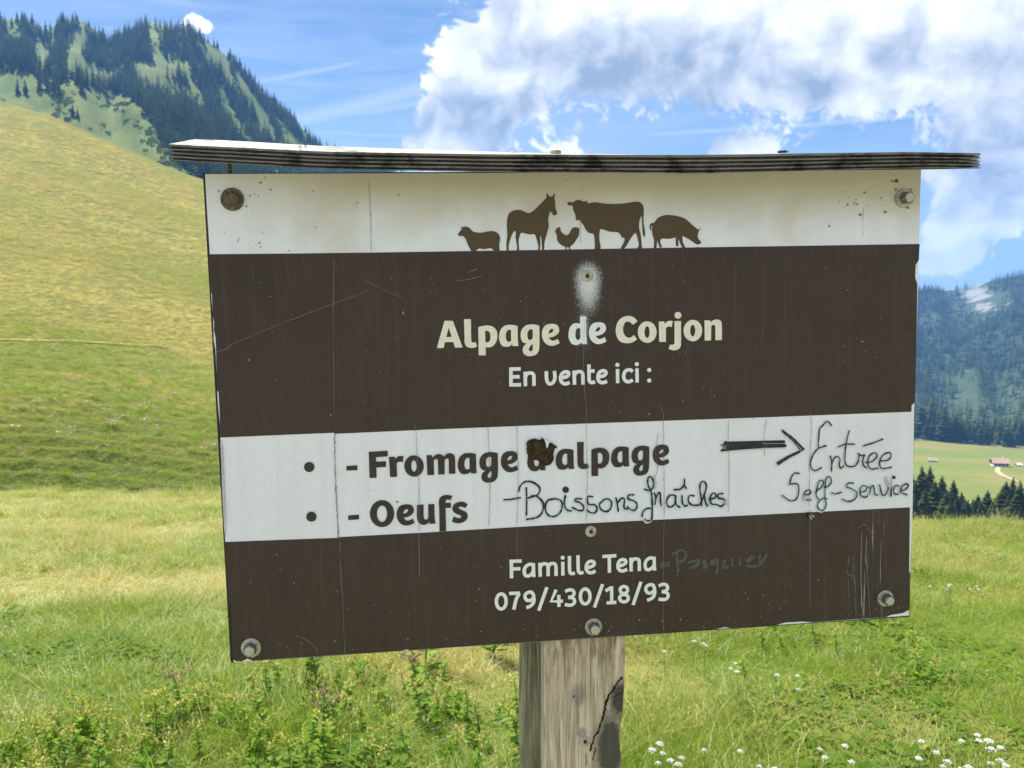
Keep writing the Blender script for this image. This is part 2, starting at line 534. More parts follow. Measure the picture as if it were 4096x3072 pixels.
# ------------------------------------------------------------------ conifers
def spruce_data(nlev, nbr, seed, spread=0.17, quad=True):
    rs = np.random.default_rng(seed)
    V, F = [], []
    n = 5
    for k in range(n):
        a = 2 * math.pi * k / n
        V.append((0.014 * math.cos(a), 0.014 * math.sin(a), -0.03))
    V.append((0, 0, 0.9))
    for k in range(n):
        F.append((k, (k + 1) % n, n))
    crown0 = len(F)
    for i in range(nlev):
        f = i / (nlev - 1)
        z = 0.05 + 0.93 * f ** 0.92
        Rr = spread * (1 - f) ** 0.85 * (0.8 + 0.4 * rs.random()) + 0.012
        ph = rs.random() * 6.28
        nb = max(4, int(nbr * (1 - 0.45 * f)))
        for b in range(nb):
            a = ph + 2 * math.pi * (b + 0.5 * (rs.random() - .5)) / nb
            L = Rr * (0.55 + 0.75 * rs.random())
            wd = L * (0.34 + 0.12 * rs.random()) + 0.004
            droop = 0.42 * L * (1 - 0.6 * f) + 0.01
            ca, sa = math.cos(a), math.sin(a)
            k0 = len(V)
            V += [(0, 0, z + 0.012), (0.55 * L * ca - wd * sa, 0.55 * L * sa + wd * ca, z - droop * 0.8),
                  (L * ca, L * sa, z - droop * 0.75), (0.55 * L * ca + wd * sa, 0.55 * L * sa - wd * ca, z - droop * 0.8)]
            if quad:
                V.append((0.6 * L * ca, 0.6 * L * sa, z - droop * 0.25))
                F += [(k0, k0 + 1, k0 + 4), (k0 + 1, k0 + 2, k0 + 4), (k0 + 2, k0 + 3, k0 + 4), (k0 + 3, k0, k0 + 4)]
            else:
                F += [(k0, k0 + 1, k0 + 2), (k0, k0 + 2, k0 + 3)]
    return np.array(V), np.array(F), crown0


def needle_mat(name, a, b):
    m, t = mat(name)
    rnd = t.n('ShaderNodeObjectInfo').outputs['Random']
    pos = t.n('ShaderNodeNewGeometry').outputs['Position']
    nz = t.noise(pos, 0.10, 3, 0.6)
    nf = t.noise(pos, 1.3, 2, 0.6)
    c = t.mix(t.mapr(t.m('MULTIPLY_ADD', rnd, 0.3, nz), 0.4, 0.85), a, b)
    c = t.mix(t.mapr(nf, 0.35, 0.75, 0, 0.6), c, tuple(v * 0.55 for v in a))
    df = t.n('ShaderNodeBsdfDiffuse', {'Color': c})
    tr = t.n('ShaderNodeBsdfTranslucent', {'Color': c})
    mx = t.n('ShaderNodeMixShader', {0: 0.22, 1: df.outputs[0], 2: tr.outputs[0]})
    return finish(m, t, mx.outputs[0])


M_needle = needle_mat('spruce_needles', (.038, .056, .018), (.085, .10, .028))
M_needle_far = needle_mat('far_spruce_needles', (.017, .032, .016), (.072, .098, .036))
M_bark = simple('spruce_bark', (.06, .045, .035), .9)
NEAR_SPR, MID_SPR = [], []
for s in range(3):
    V, F, c0 = spruce_data(34, 13, 100 + s, 0.165 + 0.02 * s)
    NEAR_SPR.append((fast_mesh('trunk', V[:6], F[:c0], M_bark), fast_mesh('crown', V, F[c0:], M_needle)))
    V, F, c0 = spruce_data(16, 8, 200 + s, 0.16 + 0.02 * s)
    MID_SPR.append((fast_mesh('trunk', V[:6], F[:c0], M_bark), fast_mesh('crown', V, F[c0:], M_needle)))


def spruce(bank, x, y, z, h, label, group, wide=1.0):
    k = random.randrange(3)
    o = empty('spruce_tree', (x, y, z - 0.3), random.random() * 6.28)
    for nm, me in zip(('trunk', 'crown'), bank[k]):
        c = obj(nm, me, o)
        c.scale = (h * wide, h * wide, h)
    tag(o, label, 'tree', group)
    return o


def forest(name, X, Y, Z, Hh, mt, nlev, nbr, label, wide=1.0):
    protos = [spruce_data(nlev, nbr, 300 + s, 0.17, False) for s in range(4)]
    VV, FF = [], []
    base = 0
    for k, (V, F, c0) in enumerate(protos):
        sel = np.arange(len(X)) % 4 == k
        n = sel.sum()
        a = rng.random(n) * 6.28
        ca, sa = np.cos(a), np.sin(a)
        hh = Hh[sel]
        wv = hh * wide * (0.8 + 0.4 * rng.random(n))
        P = np.empty((n, len(V), 3))
        P[:, :, 0] = (ca[:, None] * V[None, :, 0] - sa[:, None] * V[None, :, 1]) * wv[:, None] + X[sel][:, None]
        P[:, :, 1] = (sa[:, None] * V[None, :, 0] + ca[:, None] * V[None, :, 1]) * wv[:, None] + Y[sel][:, None]
        P[:, :, 2] = V[None, :, 2] * hh[:, None] + Z[sel][:, None] - 0.5
        VV.append(P.reshape(-1, 3))
        FF.append((F[None] + (np.arange(n) * len(V))[:, None, None] + base).reshape(-1, 3))
        base += n * len(V)
    o = obj(name, fast_mesh(name, np.concatenate(VV), np.concatenate(FF), mt))
    tag(o, label, 'forest', kind='stuff')
    return o


# --- spruce wood on the left mountain
FLOW = [(-60, 13.3), (-29.65, 13.0), (-29.17, 12.8), (-28.77, 12.6), (-28.18, 12.8), (-27.61, 12.3), (-26.77, 12.25), (-26.3, 12.7), (-25.64, 12.2), (-24.91, 12.5), (-24.15, 11.8), (-23.24, 11.7), (-22.52, 11.4), (-21.9, 10.6), (-21.46, 9.6), (-21.01, 8.9), (-20.08, 8.2), (-14, 3), (0, -6), (30, -12)]
# open grass inside the wood: azimuth, height angle, half sizes, tilt
CLEAR = [(-25.6, 14.9, 0.35, 1.5, -.25), (-24.2, 13.2, 1.3, .42, -.35), (-21.6, 15.2, .55, 1.2, .15), (-20.5, 14.1, 1.5, .42, -.45), (-18.1, 14.6, .30, 1.6, .55), (-15.8, 11.8, .35, 1.5, .6), (-17.4, 11.4, .35, 1.3, .5), (-13.9, 10.2, .35, 1.2, .55), (-22.3, 13.4, .4, .8, .2), (-29.0, 15.2, .3, 1.0, .1), (-27.6, 13.9, .25, .7, .1), (-19.4, 12.5, .3, 1.0, .4), (-16.6, 13.0, .25, .8, .5), (-23.4, 11.9, .6, .3, -.3), (-35, 14.5, 1.2, .5, .2), (-8, 6, 1.5, .6, -.2)]
N = 64000
a = rng.uniform(-42, 14, N)
r = np.sqrt(rng.uniform(500 ** 2, 1128 ** 2, N))
z = h_mount(a, r)
e = np.degrees(np.arctan2(z - 1.6, r))
low = interp(a, FLOW) + 0.35 * fbm(a * 1.7, a * 0 + 3, 3)
keep = e > low
dens = 0.92 + 1.6 * fbm(a * 0.5 + 0.2 * e, e * 0.55, 3)
for (ca_, ce_, ra_, re_, tl_) in CLEAR:
    da = a - ca_ - tl_ * (ce_ - e); de = e - ce_
    dens = dens - 1.6 * np.exp(-(da / ra_) ** 2 - (de / re_) ** 2)
keep &= rng.random(N) < np.clip(dens, 0.0, 1) * 0.62
keep &= r < R1M - 22
a, r, z = a[keep], r[keep], z[keep]
hh = 6 + 13 * rng.random(len(a)) ** 0.8
forest('spruce_forest', r * np.sin(np.radians(a)), r * np.cos(np.radians(a)), z, hh, M_needle_far, 11, 6, 'dense dark spruce wood covering the steep left mountain')
print('forest trees', len(a))
# bushes at the wood's lower edge
# --- spruces one can tell apart on the crest
k = 0
az0 = -31.0
while az0 < -9.5:
    gapy = any(abs(az0 - q) < 0.35 for q in (-21.7, -20.0))
    if not gapy:
        rr = R1M - random.uniform(2, 26)
        zz = float(h_mount(np.array([az0]), np.array([rr]))[0])
        x, y = pol(az0, rr)
        hgt = random.uniform(7, 16) * (0.72 if -22.6 < az0 < -19.5 else 1)
        spruce(MID_SPR, x, y, zz, hgt, 'dark pointed spruce standing on the skyline of the left mountain', 'spruces along the crest of the left mountain', random.uniform(.8, 1.1))
    az0 += random.choice((0.14, 0.2, 0.26, 0.34, 0.6)) * (1.0 if az0 < -18 else 0.9)
# --- the free-standing ones on the green slope below
for (aa, ee, hgt, lab) in ((-28.85, 11.72, 14, 'left tree of the dark spruce pair at the left picture edge'), (-28.48, 11.74, 13, 'right tree of the dark spruce pair at the left picture edge'),
                           (-27.75, 12.05, 16, 'leftmost spruce of the tapering row on the green slope'), (-27.35, 12.05, 17, 'second spruce of the tapering row on the green slope'), (-27.05, 11.85, 18, 'third spruce of the tapering row on the green slope'), (-26.78, 11.75, 16, 'rightmost spruce of the tapering row on the green slope'),
                           (-26.14, 10.84, 10, 'left one of the two lone spruces on open green slope'), (-25.88, 10.72, 9.5, 'right one of the two lone spruces on open green slope'),
                           (-25.6, 12.1, 17, 'dark spruce at the low tip of the wood above the lone pair')):
    x, y = on_ray(h_mount, aa, ee, R0M + 5, 1100)
    spruce(MID_SPR, x, y, float(ground_z(h_mount, np.array(x), np.array(y))), hgt, lab, 'free-standing spruces on the green slope', 1.05)

# --- bushes on the mountain meadow (rough green scrub)
def scrub(name, X, Y, Z, S, mt, label):
    rs = np.random.default_rng(5)
    nl = 26
    d = rs.normal(size=(nl, 3)); d /= np.linalg.norm(d, axis=1)[:, None]; d[:, 2] = np.abs(d[:, 2]) * 0.8
    c = d * (0.55 + 0.45 * rs.random((nl, 1)))
    tri = rs.normal(size=(nl, 3, 3)) * 0.34
    V = (c[:, None] + tri).reshape(-1, 3)
    F = np.arange(nl * 3).reshape(-1, 3)
    n = len(X)
    P = V[None] * S[:, None, None] + np.stack([X, Y, Z], -1)[:, None]
    o = obj(name, fast_mesh(name, P.reshape(-1, 3), (F[None] + (np.arange(n) * len(V))[:, None, None]).reshape(-1, 3), mt))
    tag(o, label, 'bushes', kind='stuff')


M_bush = needle_mat('scrub_leaves', (.065, .11, .02), (.12, .155, .035))
N = 9000
a = rng.uniform(-40, 8, N); r = rng.uniform(480, 1100, N); z = h_mount(a, r); e = np.degrees(np.arctan2(z - 1.6, r))
up = e - interp(a, FLOW)
keep = (fbm(a * 0.9 + 20, e * 1.2, 3) + 0.35 * np.exp(-((up + .4) / .8) ** 2) * sstep(a, -26, -22) > 0.16) & (up > -2.2)
a, r, z = a[keep], r[keep], z[keep]
scrub('mountain_scrub', r * np.sin(np.radians(a)), r * np.cos(np.radians(a)), z, rng.uniform(0.6, 2.4, len(a)), M_bush, 'low green scrub between spruces on the left mountain')

# --- far mountain wood
N = 24000
a = rng.uniform(8, 42, N); r = np.sqrt(rng.uniform(1280 ** 2, 2610 ** 2, N)); z = h_far(a, r); e = np.degrees(np.arctan2(z - 1.6, r))
dn = 0.85 + 1.5 * fbm(a * 0.55, r * 0.004, 3)
dn = dn - 1.1 * np.exp(-((a - 28.3) / 0.8) ** 2 - ((e - 0.6) / 0.9) ** 2)
keep = rng.random(N) < np.clip(dn, 0, 1) * 0.85
a, r, z = a[keep], r[keep], z[keep]
forest('far_forest', r * np.sin(np.radians(a)), r * np.cos(np.radians(a)), z, rng.uniform(14, 26, len(a)), M_needle_far, 7, 5, 'hazy blue spruce forest covering the distant mountain', 1.15)

# --- dark belt of spruces beyond the pasture
k = 0
for i in range(230):
    aa = 20 + 18 * (i + random.random()) / 230
    row = random.random()
    rr = 955 + 150 * row
    x, y = pol(aa, rr)
    zz = float(ground_z(h_past, np.array(x), np.array(y)))
    hgt = random.uniform(22, 38) * (1.2 if aa < 27.2 else 0.86)
    spruce(MID_SPR, x, y, zz, hgt, 'spruce in the dark belt of trees behind the chalet pasture', 'spruces in the belt behind the pasture', 1.3)

# --- near spruces right behind the meadow edge: azimuth, top height angle, distance
NEAR = [(24.3, -9.9, 330), (24.75, -9.6, 345), (25.05, -10.2, 315), (25.38, -9.27, 340), (25.82, -9.23, 350), (25.6, -10.6, 310), (26.15, -10.1, 330), (26.48, -9.76, 360), (26.75, -10.7, 315), (27.1, -9.97, 350), (27.32, -10.9, 320), (27.55, -10.62, 340), (27.9, -11.0, 320), (28.15, -10.95, 345),
        (28.42, -10.69, 330), (28.7, -10.8, 340), (28.9, -10.38, 335), (29.15, -11.0, 315), (29.42, -10.54, 345), (29.62, -10.1, 330), (29.8, -9.78, 340), (30.15, -9.54, 350), (30.0, -10.4, 315), (30.5, -9.66, 335), (30.85, -9.9, 345), (31.3, -9.7, 340), (31.9, -10.1, 330), (23.7, -10.2, 340), (22.9, -10.0, 350), (32.6, -9.9, 340)]
for i in range(26):
    aa = random.choice((random.uniform(23.5, 27.2), random.uniform(29.2, 33), random.uniform(26.5, 29.5)))
    NEAR.append((aa, random.uniform(-11.4, -10.3) if not 26.7 < aa < 29.3 else random.uniform(-11.6, -11.0), random.uniform(300, 352)))
for i, (aa, et, rr) in enumerate(NEAR):
    x, y = pol(aa, rr)
    zb = float(ground_z(h_past, np.array(x), np.array(y)))
    zt = 1.6 + rr * math.tan(R(et))
    if aa < 26.6:
        lab = 'spruce in the near clump beside the right edge of the signboard'
    elif aa < 29.3:
        lab = 'low spruce between the two near clumps below the chalet pasture'
    else:
        lab = 'tall spruce in the near clump at the right picture edge'
    spruce(NEAR_SPR, x, y, zb, max(8, zt - zb), lab, 'near spruces beside the signboard' if aa < 26.6 else ('near spruces between the clumps' if aa < 29.3 else 'near spruces at the right picture edge'), random.uniform(1.4, 1.8))

# ------------------------------------------------------------------ chalets on the pasture
def quadbox(x0, x1, y0, y1, z0, z1):
    V = [(x0, y0, z0), (x1, y0, z0), (x1, y1, z0), (x0, y1, z0), (x0, y0, z1), (x1, y0, z1), (x1, y1, z1), (x0, y1, z1)]
    F = [(0, 3, 2, 1), (4, 5, 6, 7), (0, 1, 5, 4), (1, 2, 6, 5), (2, 3, 7, 6), (3, 0, 4, 7)]
    return V, F


M_plaster = simple('white_plaster', (.72, .70, .66), .9, nscale=.8, namp=.1)
M_logs = simple('brown_timber', (.09, .055, .035), .8, nscale=2, namp=.3)
M_tile = simple('faded_tile', (.42, .27, .21), .85, nscale=1.5, namp=.25)
M_shingle = simple('grey_shingle', (.30, .29, .28), .85, nscale=1.5, namp=.25)
M_pane = simple('dark_pane', (.02, .025, .03), .15)


def chalet(x, y, rz, L, Wd, hw, hr, label, m_low, m_up, m_roof, windows=True, cat='house', name='chalet'):
    z = float(ground_z(h_past, np.array(x), np.array(y)))
    o = empty(name, (x, y, z - 0.4), rz)
    V, F = quadbox(-L / 2, L / 2, -Wd / 2, Wd / 2, 0, hw * .6)
    obj('wall', mesh('wall', V, F, m_low), o)
    V, F = quadbox(-L / 2 - .06, L / 2 + .06, -Wd / 2 - .06, Wd / 2 + .06, hw * .6, hw)
    n = len(V)
    V += [(-L / 2 - .06, 0, hw + hr), (L / 2 + .06, 0, hw + hr)]
    F = F[:1] + F[2:] + [(7, 4, n), (5, 6, n + 1)]
    obj('timber_storey', mesh('timber_storey', V, F, m_up), o)
    ov, th = 0.9, 0.28
    for s in (-1, 1):
        zr, ze = hw + hr + .12, hw - hr * ov / (Wd / 2) + .12
        ye = s * (Wd / 2 + ov)
        V = [(-L / 2 - ov, 0, zr), (L / 2 + ov, 0, zr), (L / 2 + ov, ye, ze), (-L / 2 - ov, ye, ze)]
        V += [(a, b, c + th) for a, b, c in V]
        F = [(3, 2, 1, 0), (4, 5, 6, 7), (0, 1, 5, 4), (1, 2, 6, 5), (2, 3, 7, 6), (3, 0, 4, 7)]
        rf = obj('roof', mesh('roof', V, F, m_roof), o)
    if windows:
        V, F = quadbox(L * .18, L * .18 + .9, -.45 + .6, .45 + .6, hw + hr - .8, hw + hr + 1.1)
        obj('chimney', mesh('chimney', V, F, M_plaster), rf)
        for i in range(4):
            xx = -L / 2 + L * (i + .6) / 4.4
            V, F = quadbox(xx, xx + .9, -Wd / 2 - .16, -Wd / 2 - .02, hw * .28, hw * .28 + 1.1)
            obj('window', mesh('window', V, F, M_pane), o)
        V, F = quadbox(L / 2 + .02, L / 2 + .16, -.6, .6, .3, 2.4)
        obj('door', mesh('door', V, F, M_logs), o)
    else:
        V, F = quadbox(-.7, .7, -Wd / 2 - .14, -Wd / 2 - .02, .3, 2.2)
        obj('door', mesh('door', V, F, M_pane), o)
    tag(o, label, cat)
    return o


x, y = pol(29.42, 700)
chalet(x, y, R(-12), 10.0, 7.4, 3.4, 2.5, 'chalet with faded reddish roof and pale walls on the far pasture', M_plaster, M_logs, M_tile)
x, y = pol(25.93, 705)
chalet(x, y, R(-20), 5.0, 3.6, 1.7, 1.2, 'small weathered grey hay barn on the pasture beside the signboard', M_logs, M_logs, M_shingle, False, 'barn', 'hay_barn')
x, y = pol(30.36, 712)
chalet(x, y, R(10), 2.6, 2.0, 1.7, .6, 'tiny white shed right of the chalet at the picture edge', M_plaster, M_plaster, M_plaster, False, 'shed', 'garden_shed')
for i, (da, L) in enumerate(((28.95, 2.4), (29.08, 1.8))):
    pass

# ------------------------------------------------------------------ grass of the meadow
def blade_set(seed, n, hmin, hmax, width, spread, lean, seeds=False, segs=4):
    rs = np.random.default_rng(seed)
    V, F, T = [], [], []
    for b in range(n):
        px, py = rs.normal(0, spread, 2)
        h = rs.uniform(hmin, hmax)
        a = rs.uniform(0, 2 * math.pi)
        ln = rs.uniform(0.1, lean) * h
        fa = rs.uniform(0, 2 * math.pi)
        tint = rs.random()
        k0 = len(V)
        for i in range(segs):
            f = i / (segs - 1)
            wd = width * (1 - 0.93 * f ** 1.4) * (0.7 + 0.3 * (1 - f)) * 0.5
            cx = px + math.cos(a) * ln * f ** 2
            cy = py + math.sin(a) * ln * f ** 2
            cz = h * (f - 0.18 * (ln / h) * f ** 2)
            V += [(cx - wd * math.cos(fa), cy - wd * math.sin(fa), cz), (cx + wd * math.cos(fa), cy + wd * math.sin(fa), cz)]
            T += [tint, tint]
        for i in range(segs - 1):
            q = k0 + 2 * i
            F += [(q, q + 1, q + 3), (q, q + 3, q + 2)]
        if seeds and rs.random() < 0.4:
            tx, ty, tz = V[-1]
            for s in range(5):
                k1 = len(V)
                zz = tz - 0.018 * s
                aa = rs.uniform(0, 6.28)
                V += [(tx, ty, zz), (tx + .008 * math.cos(aa), ty + .008 * math.sin(aa), zz + .012), (tx + .004 * math.cos(aa + 1), ty + .004 * math.sin(aa + 1), zz + .024)]
                T += [1.6, 1.6, 1.6]
                F.append((k1, k1 + 1, k1 + 2))
    return np.array(V), np.array(F), np.array(T)


def leaf_set(seed, n, spread, size):
    rs = np.random.default_rng(seed)
    V, F, T = [], [], []
    for b in range(n):
        px, py = rs.normal(0, spread, 2)
        pz = rs.uniform(0.02, 0.13)
        a = rs.uniform(0, 6.28); L = size * rs.uniform(.6, 1.3); wd = L * .36; up = rs.uniform(-.1, .55) * L
        ca, sa = math.cos(a), math.sin(a)
        k0 = len(V)
        V += [(px, py, pz), (px + .5 * L * ca - wd * sa, py + .5 * L * sa + wd * ca, pz + up * .55), (px + L * ca, py + L * sa, pz + up), (px + .5 * L * ca + wd * sa, py + .5 * L * sa - wd * ca, pz + up * .55)]
        tt = rs.random()
        T += [tt] * 4
        F += [(k0, k0 + 1, k0 + 2), (k0, k0 + 2, k0 + 3)]
    return np.array(V), np.array(F), np.array(T)


def grass_mat(name, green, green2, straw, seedc, rough=.45, spec=.45):
    m, t = mat(name)
    dry = t.n('ShaderNodeAttribute', attribute_type='INSTANCER', attribute_name='dry').outputs['Fac']
    tint = t.n('ShaderNodeAttribute', attribute_type='GEOMETRY', attribute_name='tint').outputs['Fac']
    c = t.mix(t.mapr(tint, 0, 1), green, green2)
    c = t.mix(t.mapr(t.m('MULTIPLY_ADD', tint, 0.35, dry), 0.35, 1.15), c, straw)
    c = t.mix(t.mapr(tint, 1.2, 1.5), c, seedc)
    p = t.n('ShaderNodeBsdfPrincipled', {'Base Color': c, 'Roughness': rough, 'Specular IOR Level': spec})
    tr = t.n('ShaderNodeBsdfTranslucent', {'Color': c})
    mx = t.n('ShaderNodeMixShader', {0: 0.56, 1: p.outputs[0], 2: tr.outputs[0]})
    return finish(m, t, mx.outputs[0])


M_grass = grass_mat('meadow_grass', (.15, .285, .022), (.36, .42, .05), (.62, .53, .19), (.56, .50, .24))
M_leafy = grass_mat('meadow_leaves', (.11, .23, .018), (.23, .31, .03), (.40, .38, .12), (.4, .35, .2), .7, .2)


def protos_collection(name, sets, mt):
    c = bpy.data.collections.new(name)
    for i, (V, F, T) in enumerate(sets):
        me = fast_mesh('%s_%d' % (name, i), V, F, mt[i] if isinstance(mt, list) else mt)
        at = me.attributes.new('tint', 'FLOAT', 'POINT')
        at.data.foreach_set('value', np.asarray(T, np.float32))
        c.objects.link(bpy.data.objects.new('%s_%d' % (name, i), me))
    return c


def scatter_tree(coll):
    ng = bpy.data.node_groups.new('scatter_' + coll.name, 'GeometryNodeTree')
    ng.interface.new_socket('Geometry', in_out='INPUT', socket_type='NodeSocketGeometry')
    ng.interface.new_socket('Geometry', in_out='OUTPUT', socket_type='NodeSocketGeometry')
    t = NT(ng)
    i = t.n('NodeGroupInput'); o = t.n('NodeGroupOutput')
    ci = t.n('GeometryNodeCollectionInfo')
    ci.inputs['Collection'].default_value = coll
    ci.inputs['Separate Children'].default_value = True
    ci.inputs['Reset Children'].default_value = True
    ip = t.n('GeometryNodeInstanceOnPoints')
    ip.inputs['Pick Instance'].default_value = True

    def att(nm, ty):
        nd = t.n('GeometryNodeInputNamedAttribute', data_type=ty)
        nd.inputs['Name'].default_value = nm
        return nd.outputs[0]
    t.put(ip.inputs['Points'], i.outputs[0])
    t.put(ip.inputs['Instance'], ci.outputs[0])
    t.put(ip.inputs['Instance Index'], att('idx', 'INT'))
    t.put(ip.inputs['Rotation'], att('rot', 'FLOAT_VECTOR'))
    t.put(ip.inputs['Scale'], att('scl', 'FLOAT_VECTOR'))
    t.put(o.inputs[0], ip.outputs[0])
    return ng


def scatter(name, tree, X, Y, Z, S, idx, dry, label, cat, tilt=0.12, sz=None):
    n = len(X)
    me = bpy.data.meshes.new(name)
    me.vertices.add(n)
    me.vertices.foreach_set('co', np.stack([X, Y, Z], -1).astype(np.float32).ravel())
    rot = np.stack([rng.normal(0, tilt, n), rng.normal(0, tilt, n), rng.random(n) * 6.28], -1).astype(np.float32)
    scl = np.stack([S, S, S if sz is None else S * sz], -1).astype(np.float32)
    for nm, ty, dat in (('rot', 'FLOAT_VECTOR', rot), ('scl', 'FLOAT_VECTOR', scl)):
        at = me.attributes.new(nm, ty, 'POINT'); at.data.foreach_set('vector', dat.ravel())
    at = me.attributes.new('idx', 'INT', 'POINT'); at.data.foreach_set('value', np.asarray(idx, np.int32))
    at = me.attributes.new('dry', 'FLOAT', 'POINT'); at.data.foreach_set('value', np.asarray(dry, np.float32))
    o = obj(name, me)
    md = o.modifiers.new('scatter', 'NODES')
    md.node_group = tree
    tag(o, label, cat, kind='stuff')
    return o


sets = [blade_set(1, 50, .07, .20, .0075, .075, 2.0), blade_set(2, 50, .09, .26, .0065, .06, 1.7), blade_set(3, 44, .05, .17, .008, .09, 2.4),
        blade_set(4, 24, .12, .30, .0042, .08, 1.25, True), blade_set(5, 34, .08, .22, .0045, .09, 1.4), leaf_set(6, 34, .09, .05), blade_set(7, 60, .02, .06, .005, .10, 4.5)]
tuft_coll = protos_collection('tuft', sets, [M_grass] * 5 + [M_leafy, M_grass])
T_tuft = scatter_tree(tuft_coll)


def dryness(x, y):
    b = fbm(x * 0.33 + 5, y * 0.33 + 2, 3)
    s = fbm(x * 1.3 + 31, y * 1.3, 2)
    return b, s


def meadow_points(n, r0, r1, a0=-44, a1=44):
    a = rng.uniform(a0, a1, n)
    r = np.sqrt(rng.uniform(r0 ** 2, r1 ** 2, n))
    return r * np.sin(np.radians(a)), r * np.cos(np.radians(a)), a, r


def lay_grass(name, n, r0, r1, s0, s1, drybias, label, straw_p=.2, a0=-44, a1=44):
    X, Y, A, Q = meadow_points(n, r0, r1, a0, a1)
    ok = Q < interp(A, RC) + 2.5
    X, Y, A, Q = X[ok], Y[ok], A[ok], Q[ok]
    b, s = dryness(X, Y)
    fr = sstep(Q, 5.5, 17)
    dry = np.clip(drybias + .12 * fr + (1.3 - .8 * fr) * b + 0.45 * s + rng.normal(0, .17, len(X)), 0, 1)
    idx = rng.choice([0, 1, 2, 4], len(X))
    strawy = rng.random(len(X)) < straw_p + .12 * fr + 0.20 * (dry > .55)
    idx[strawy] = 3
    dry[strawy] = np.clip(dry[strawy] + .35, 0, 1)
    leafy = (s + 0.6 * fbm(X * .9 + 60, Y * .9, 2) > 0.30) & (dry < .5)
    idx[leafy] = np.where(rng.random(leafy.sum()) < .55, 5, idx[leafy])
    bare = (b + .5 * s > .36) & (rng.random(len(X)) < .75)          # flattened straw on dry spots
    idx[bare] = 6
    dry[bare] = 1.0
    S = rng.uniform(s0, s1, len(X))
    Z = h_meadow(A, Q) - 0.01
    hz = (.62 - .10 * fr) * np.clip(1.0 + 1.9 * fbm(X * 0.9 + 9, Y * 0.9, 3), .35, 2.0)
    return scatter(name, T_tuft, X, Y, Z, S, idx, dry, label, 'grass', sz=hz)


lay_grass('meadow_grass', 14500, 3.0, 9.2, .72, 1.12, .20, 'long green meadow grass with dry stalks around the post', .06)
lay_grass('middle_meadow_grass', 14000, 8.6, 17, .85, 1.35, .20, 'sunlit meadow grass on the slope behind the signboard', .08)
lay_grass('distant_meadow_grass', 17000, 16, 36, 1.0, 1.6, .20, 'paler sunlit meadow grass towards the edge of the slope', .10)
# tussocks on the hill across the dip
def on_hill(n, r0, r1):
    a = rng.uniform(-42, -5, n)
    r = np.exp(rng.uniform(np.log(r0), np.log(r1), n))
    return r * np.sin(np.radians(a)), r * np.cos(np.radians(a)), a, r


X, Y, A, Q = on_hill(26000, 34.5, 225)
b, s = dryness(X * .12, Y * .12)
dry = np.clip(.50 + 1.3 * b + .3 * fbm(X * .5, Y * .5, 2) + rng.normal(0, .08, len(X)) - .35 * (1 - sstep(Q, 36, 50)), 0, 1)
scatter('hill_grass', T_tuft, X, Y, h_hill(A, Q) - .03, rng.uniform(1.2, 2.6, len(X)) * (Q / 60) ** .45, rng.choice([0, 1, 2, 4], len(X)), dry, 'short yellow green grass on the hillside across the dip', 'grass', sz=np.full(len(X), .7))

# pale thistles dotted over the lower hillside
def puff(seed):
    rs = np.random.default_rng(seed)
    V, F, T = [], [], []
    for b in range(16):
        c = rs.normal(0, .10, 3); c[2] = abs(c[2]) + .25
        tri = c + rs.normal(0, .055, (3, 3))
        k = len(V); V += [tuple(q) for q in tri]; F.append((k, k + 1, k + 2)); T += [1.0] * 3
    return np.array(V), np.array(F), np.array(T)


M_thistle = simple('pale_thistle', (.62, .56, .40), .9)
T_puff = scatter_tree(protos_collection('thistle_proto', [puff(1), puff(2), puff(3)], M_thistle))
X, Y, A, Q = on_hill(420, 38, 62)
e = np.degrees(np.arctan2(h_hill(A, Q) - 1.6, Q))
ok = (rng.random(len(X)) < np.exp(-((e + 6.3) / 2.0) ** 2) * .9)
X, Y, A, Q = X[ok], Y[ok], A[ok], Q[ok]
scatter('pale_thistles', T_puff, X, Y, h_hill(A, Q), rng.uniform(.45, 1.0, len(X)), rng.integers(0, 3, len(X)), np.zeros(len(X)), 'scattered pale thistle heads on the lower hillside', 'thistles')

# ------------------------------------------------------------------ yarrow and weeds near the post
M_petal = simple('white_petals', (.72, .72, .66), .8, nscale=25, namp=.3)
M_stem = simple('green_stem', (.13, .19, .05), .7)


def tube(path, rad, n=4):
    V, F = [], []
    P = [Vector(p) for p in path]
    for i, p in enumerate(P):
        d = (P[min(i + 1, len(P) - 1)] - P[max(i - 1, 0)]).normalized()
        u = d.orthogonal().normalized(); v = d.cross(u)
        rr = rad[i] if isinstance(rad, (list, tuple)) else rad
        for k in range(n):
            a = 2 * math.pi * k / n
            V.append(tuple(p + u * math.cos(a) * rr + v * math.sin(a) * rr))
    for i in range(len(P) - 1):
        for k in range(n):
            F.append((i * n + k, i * n + (k + 1) % n, (i + 1) * n + (k + 1) % n, (i + 1) * n + k))
    return V, F


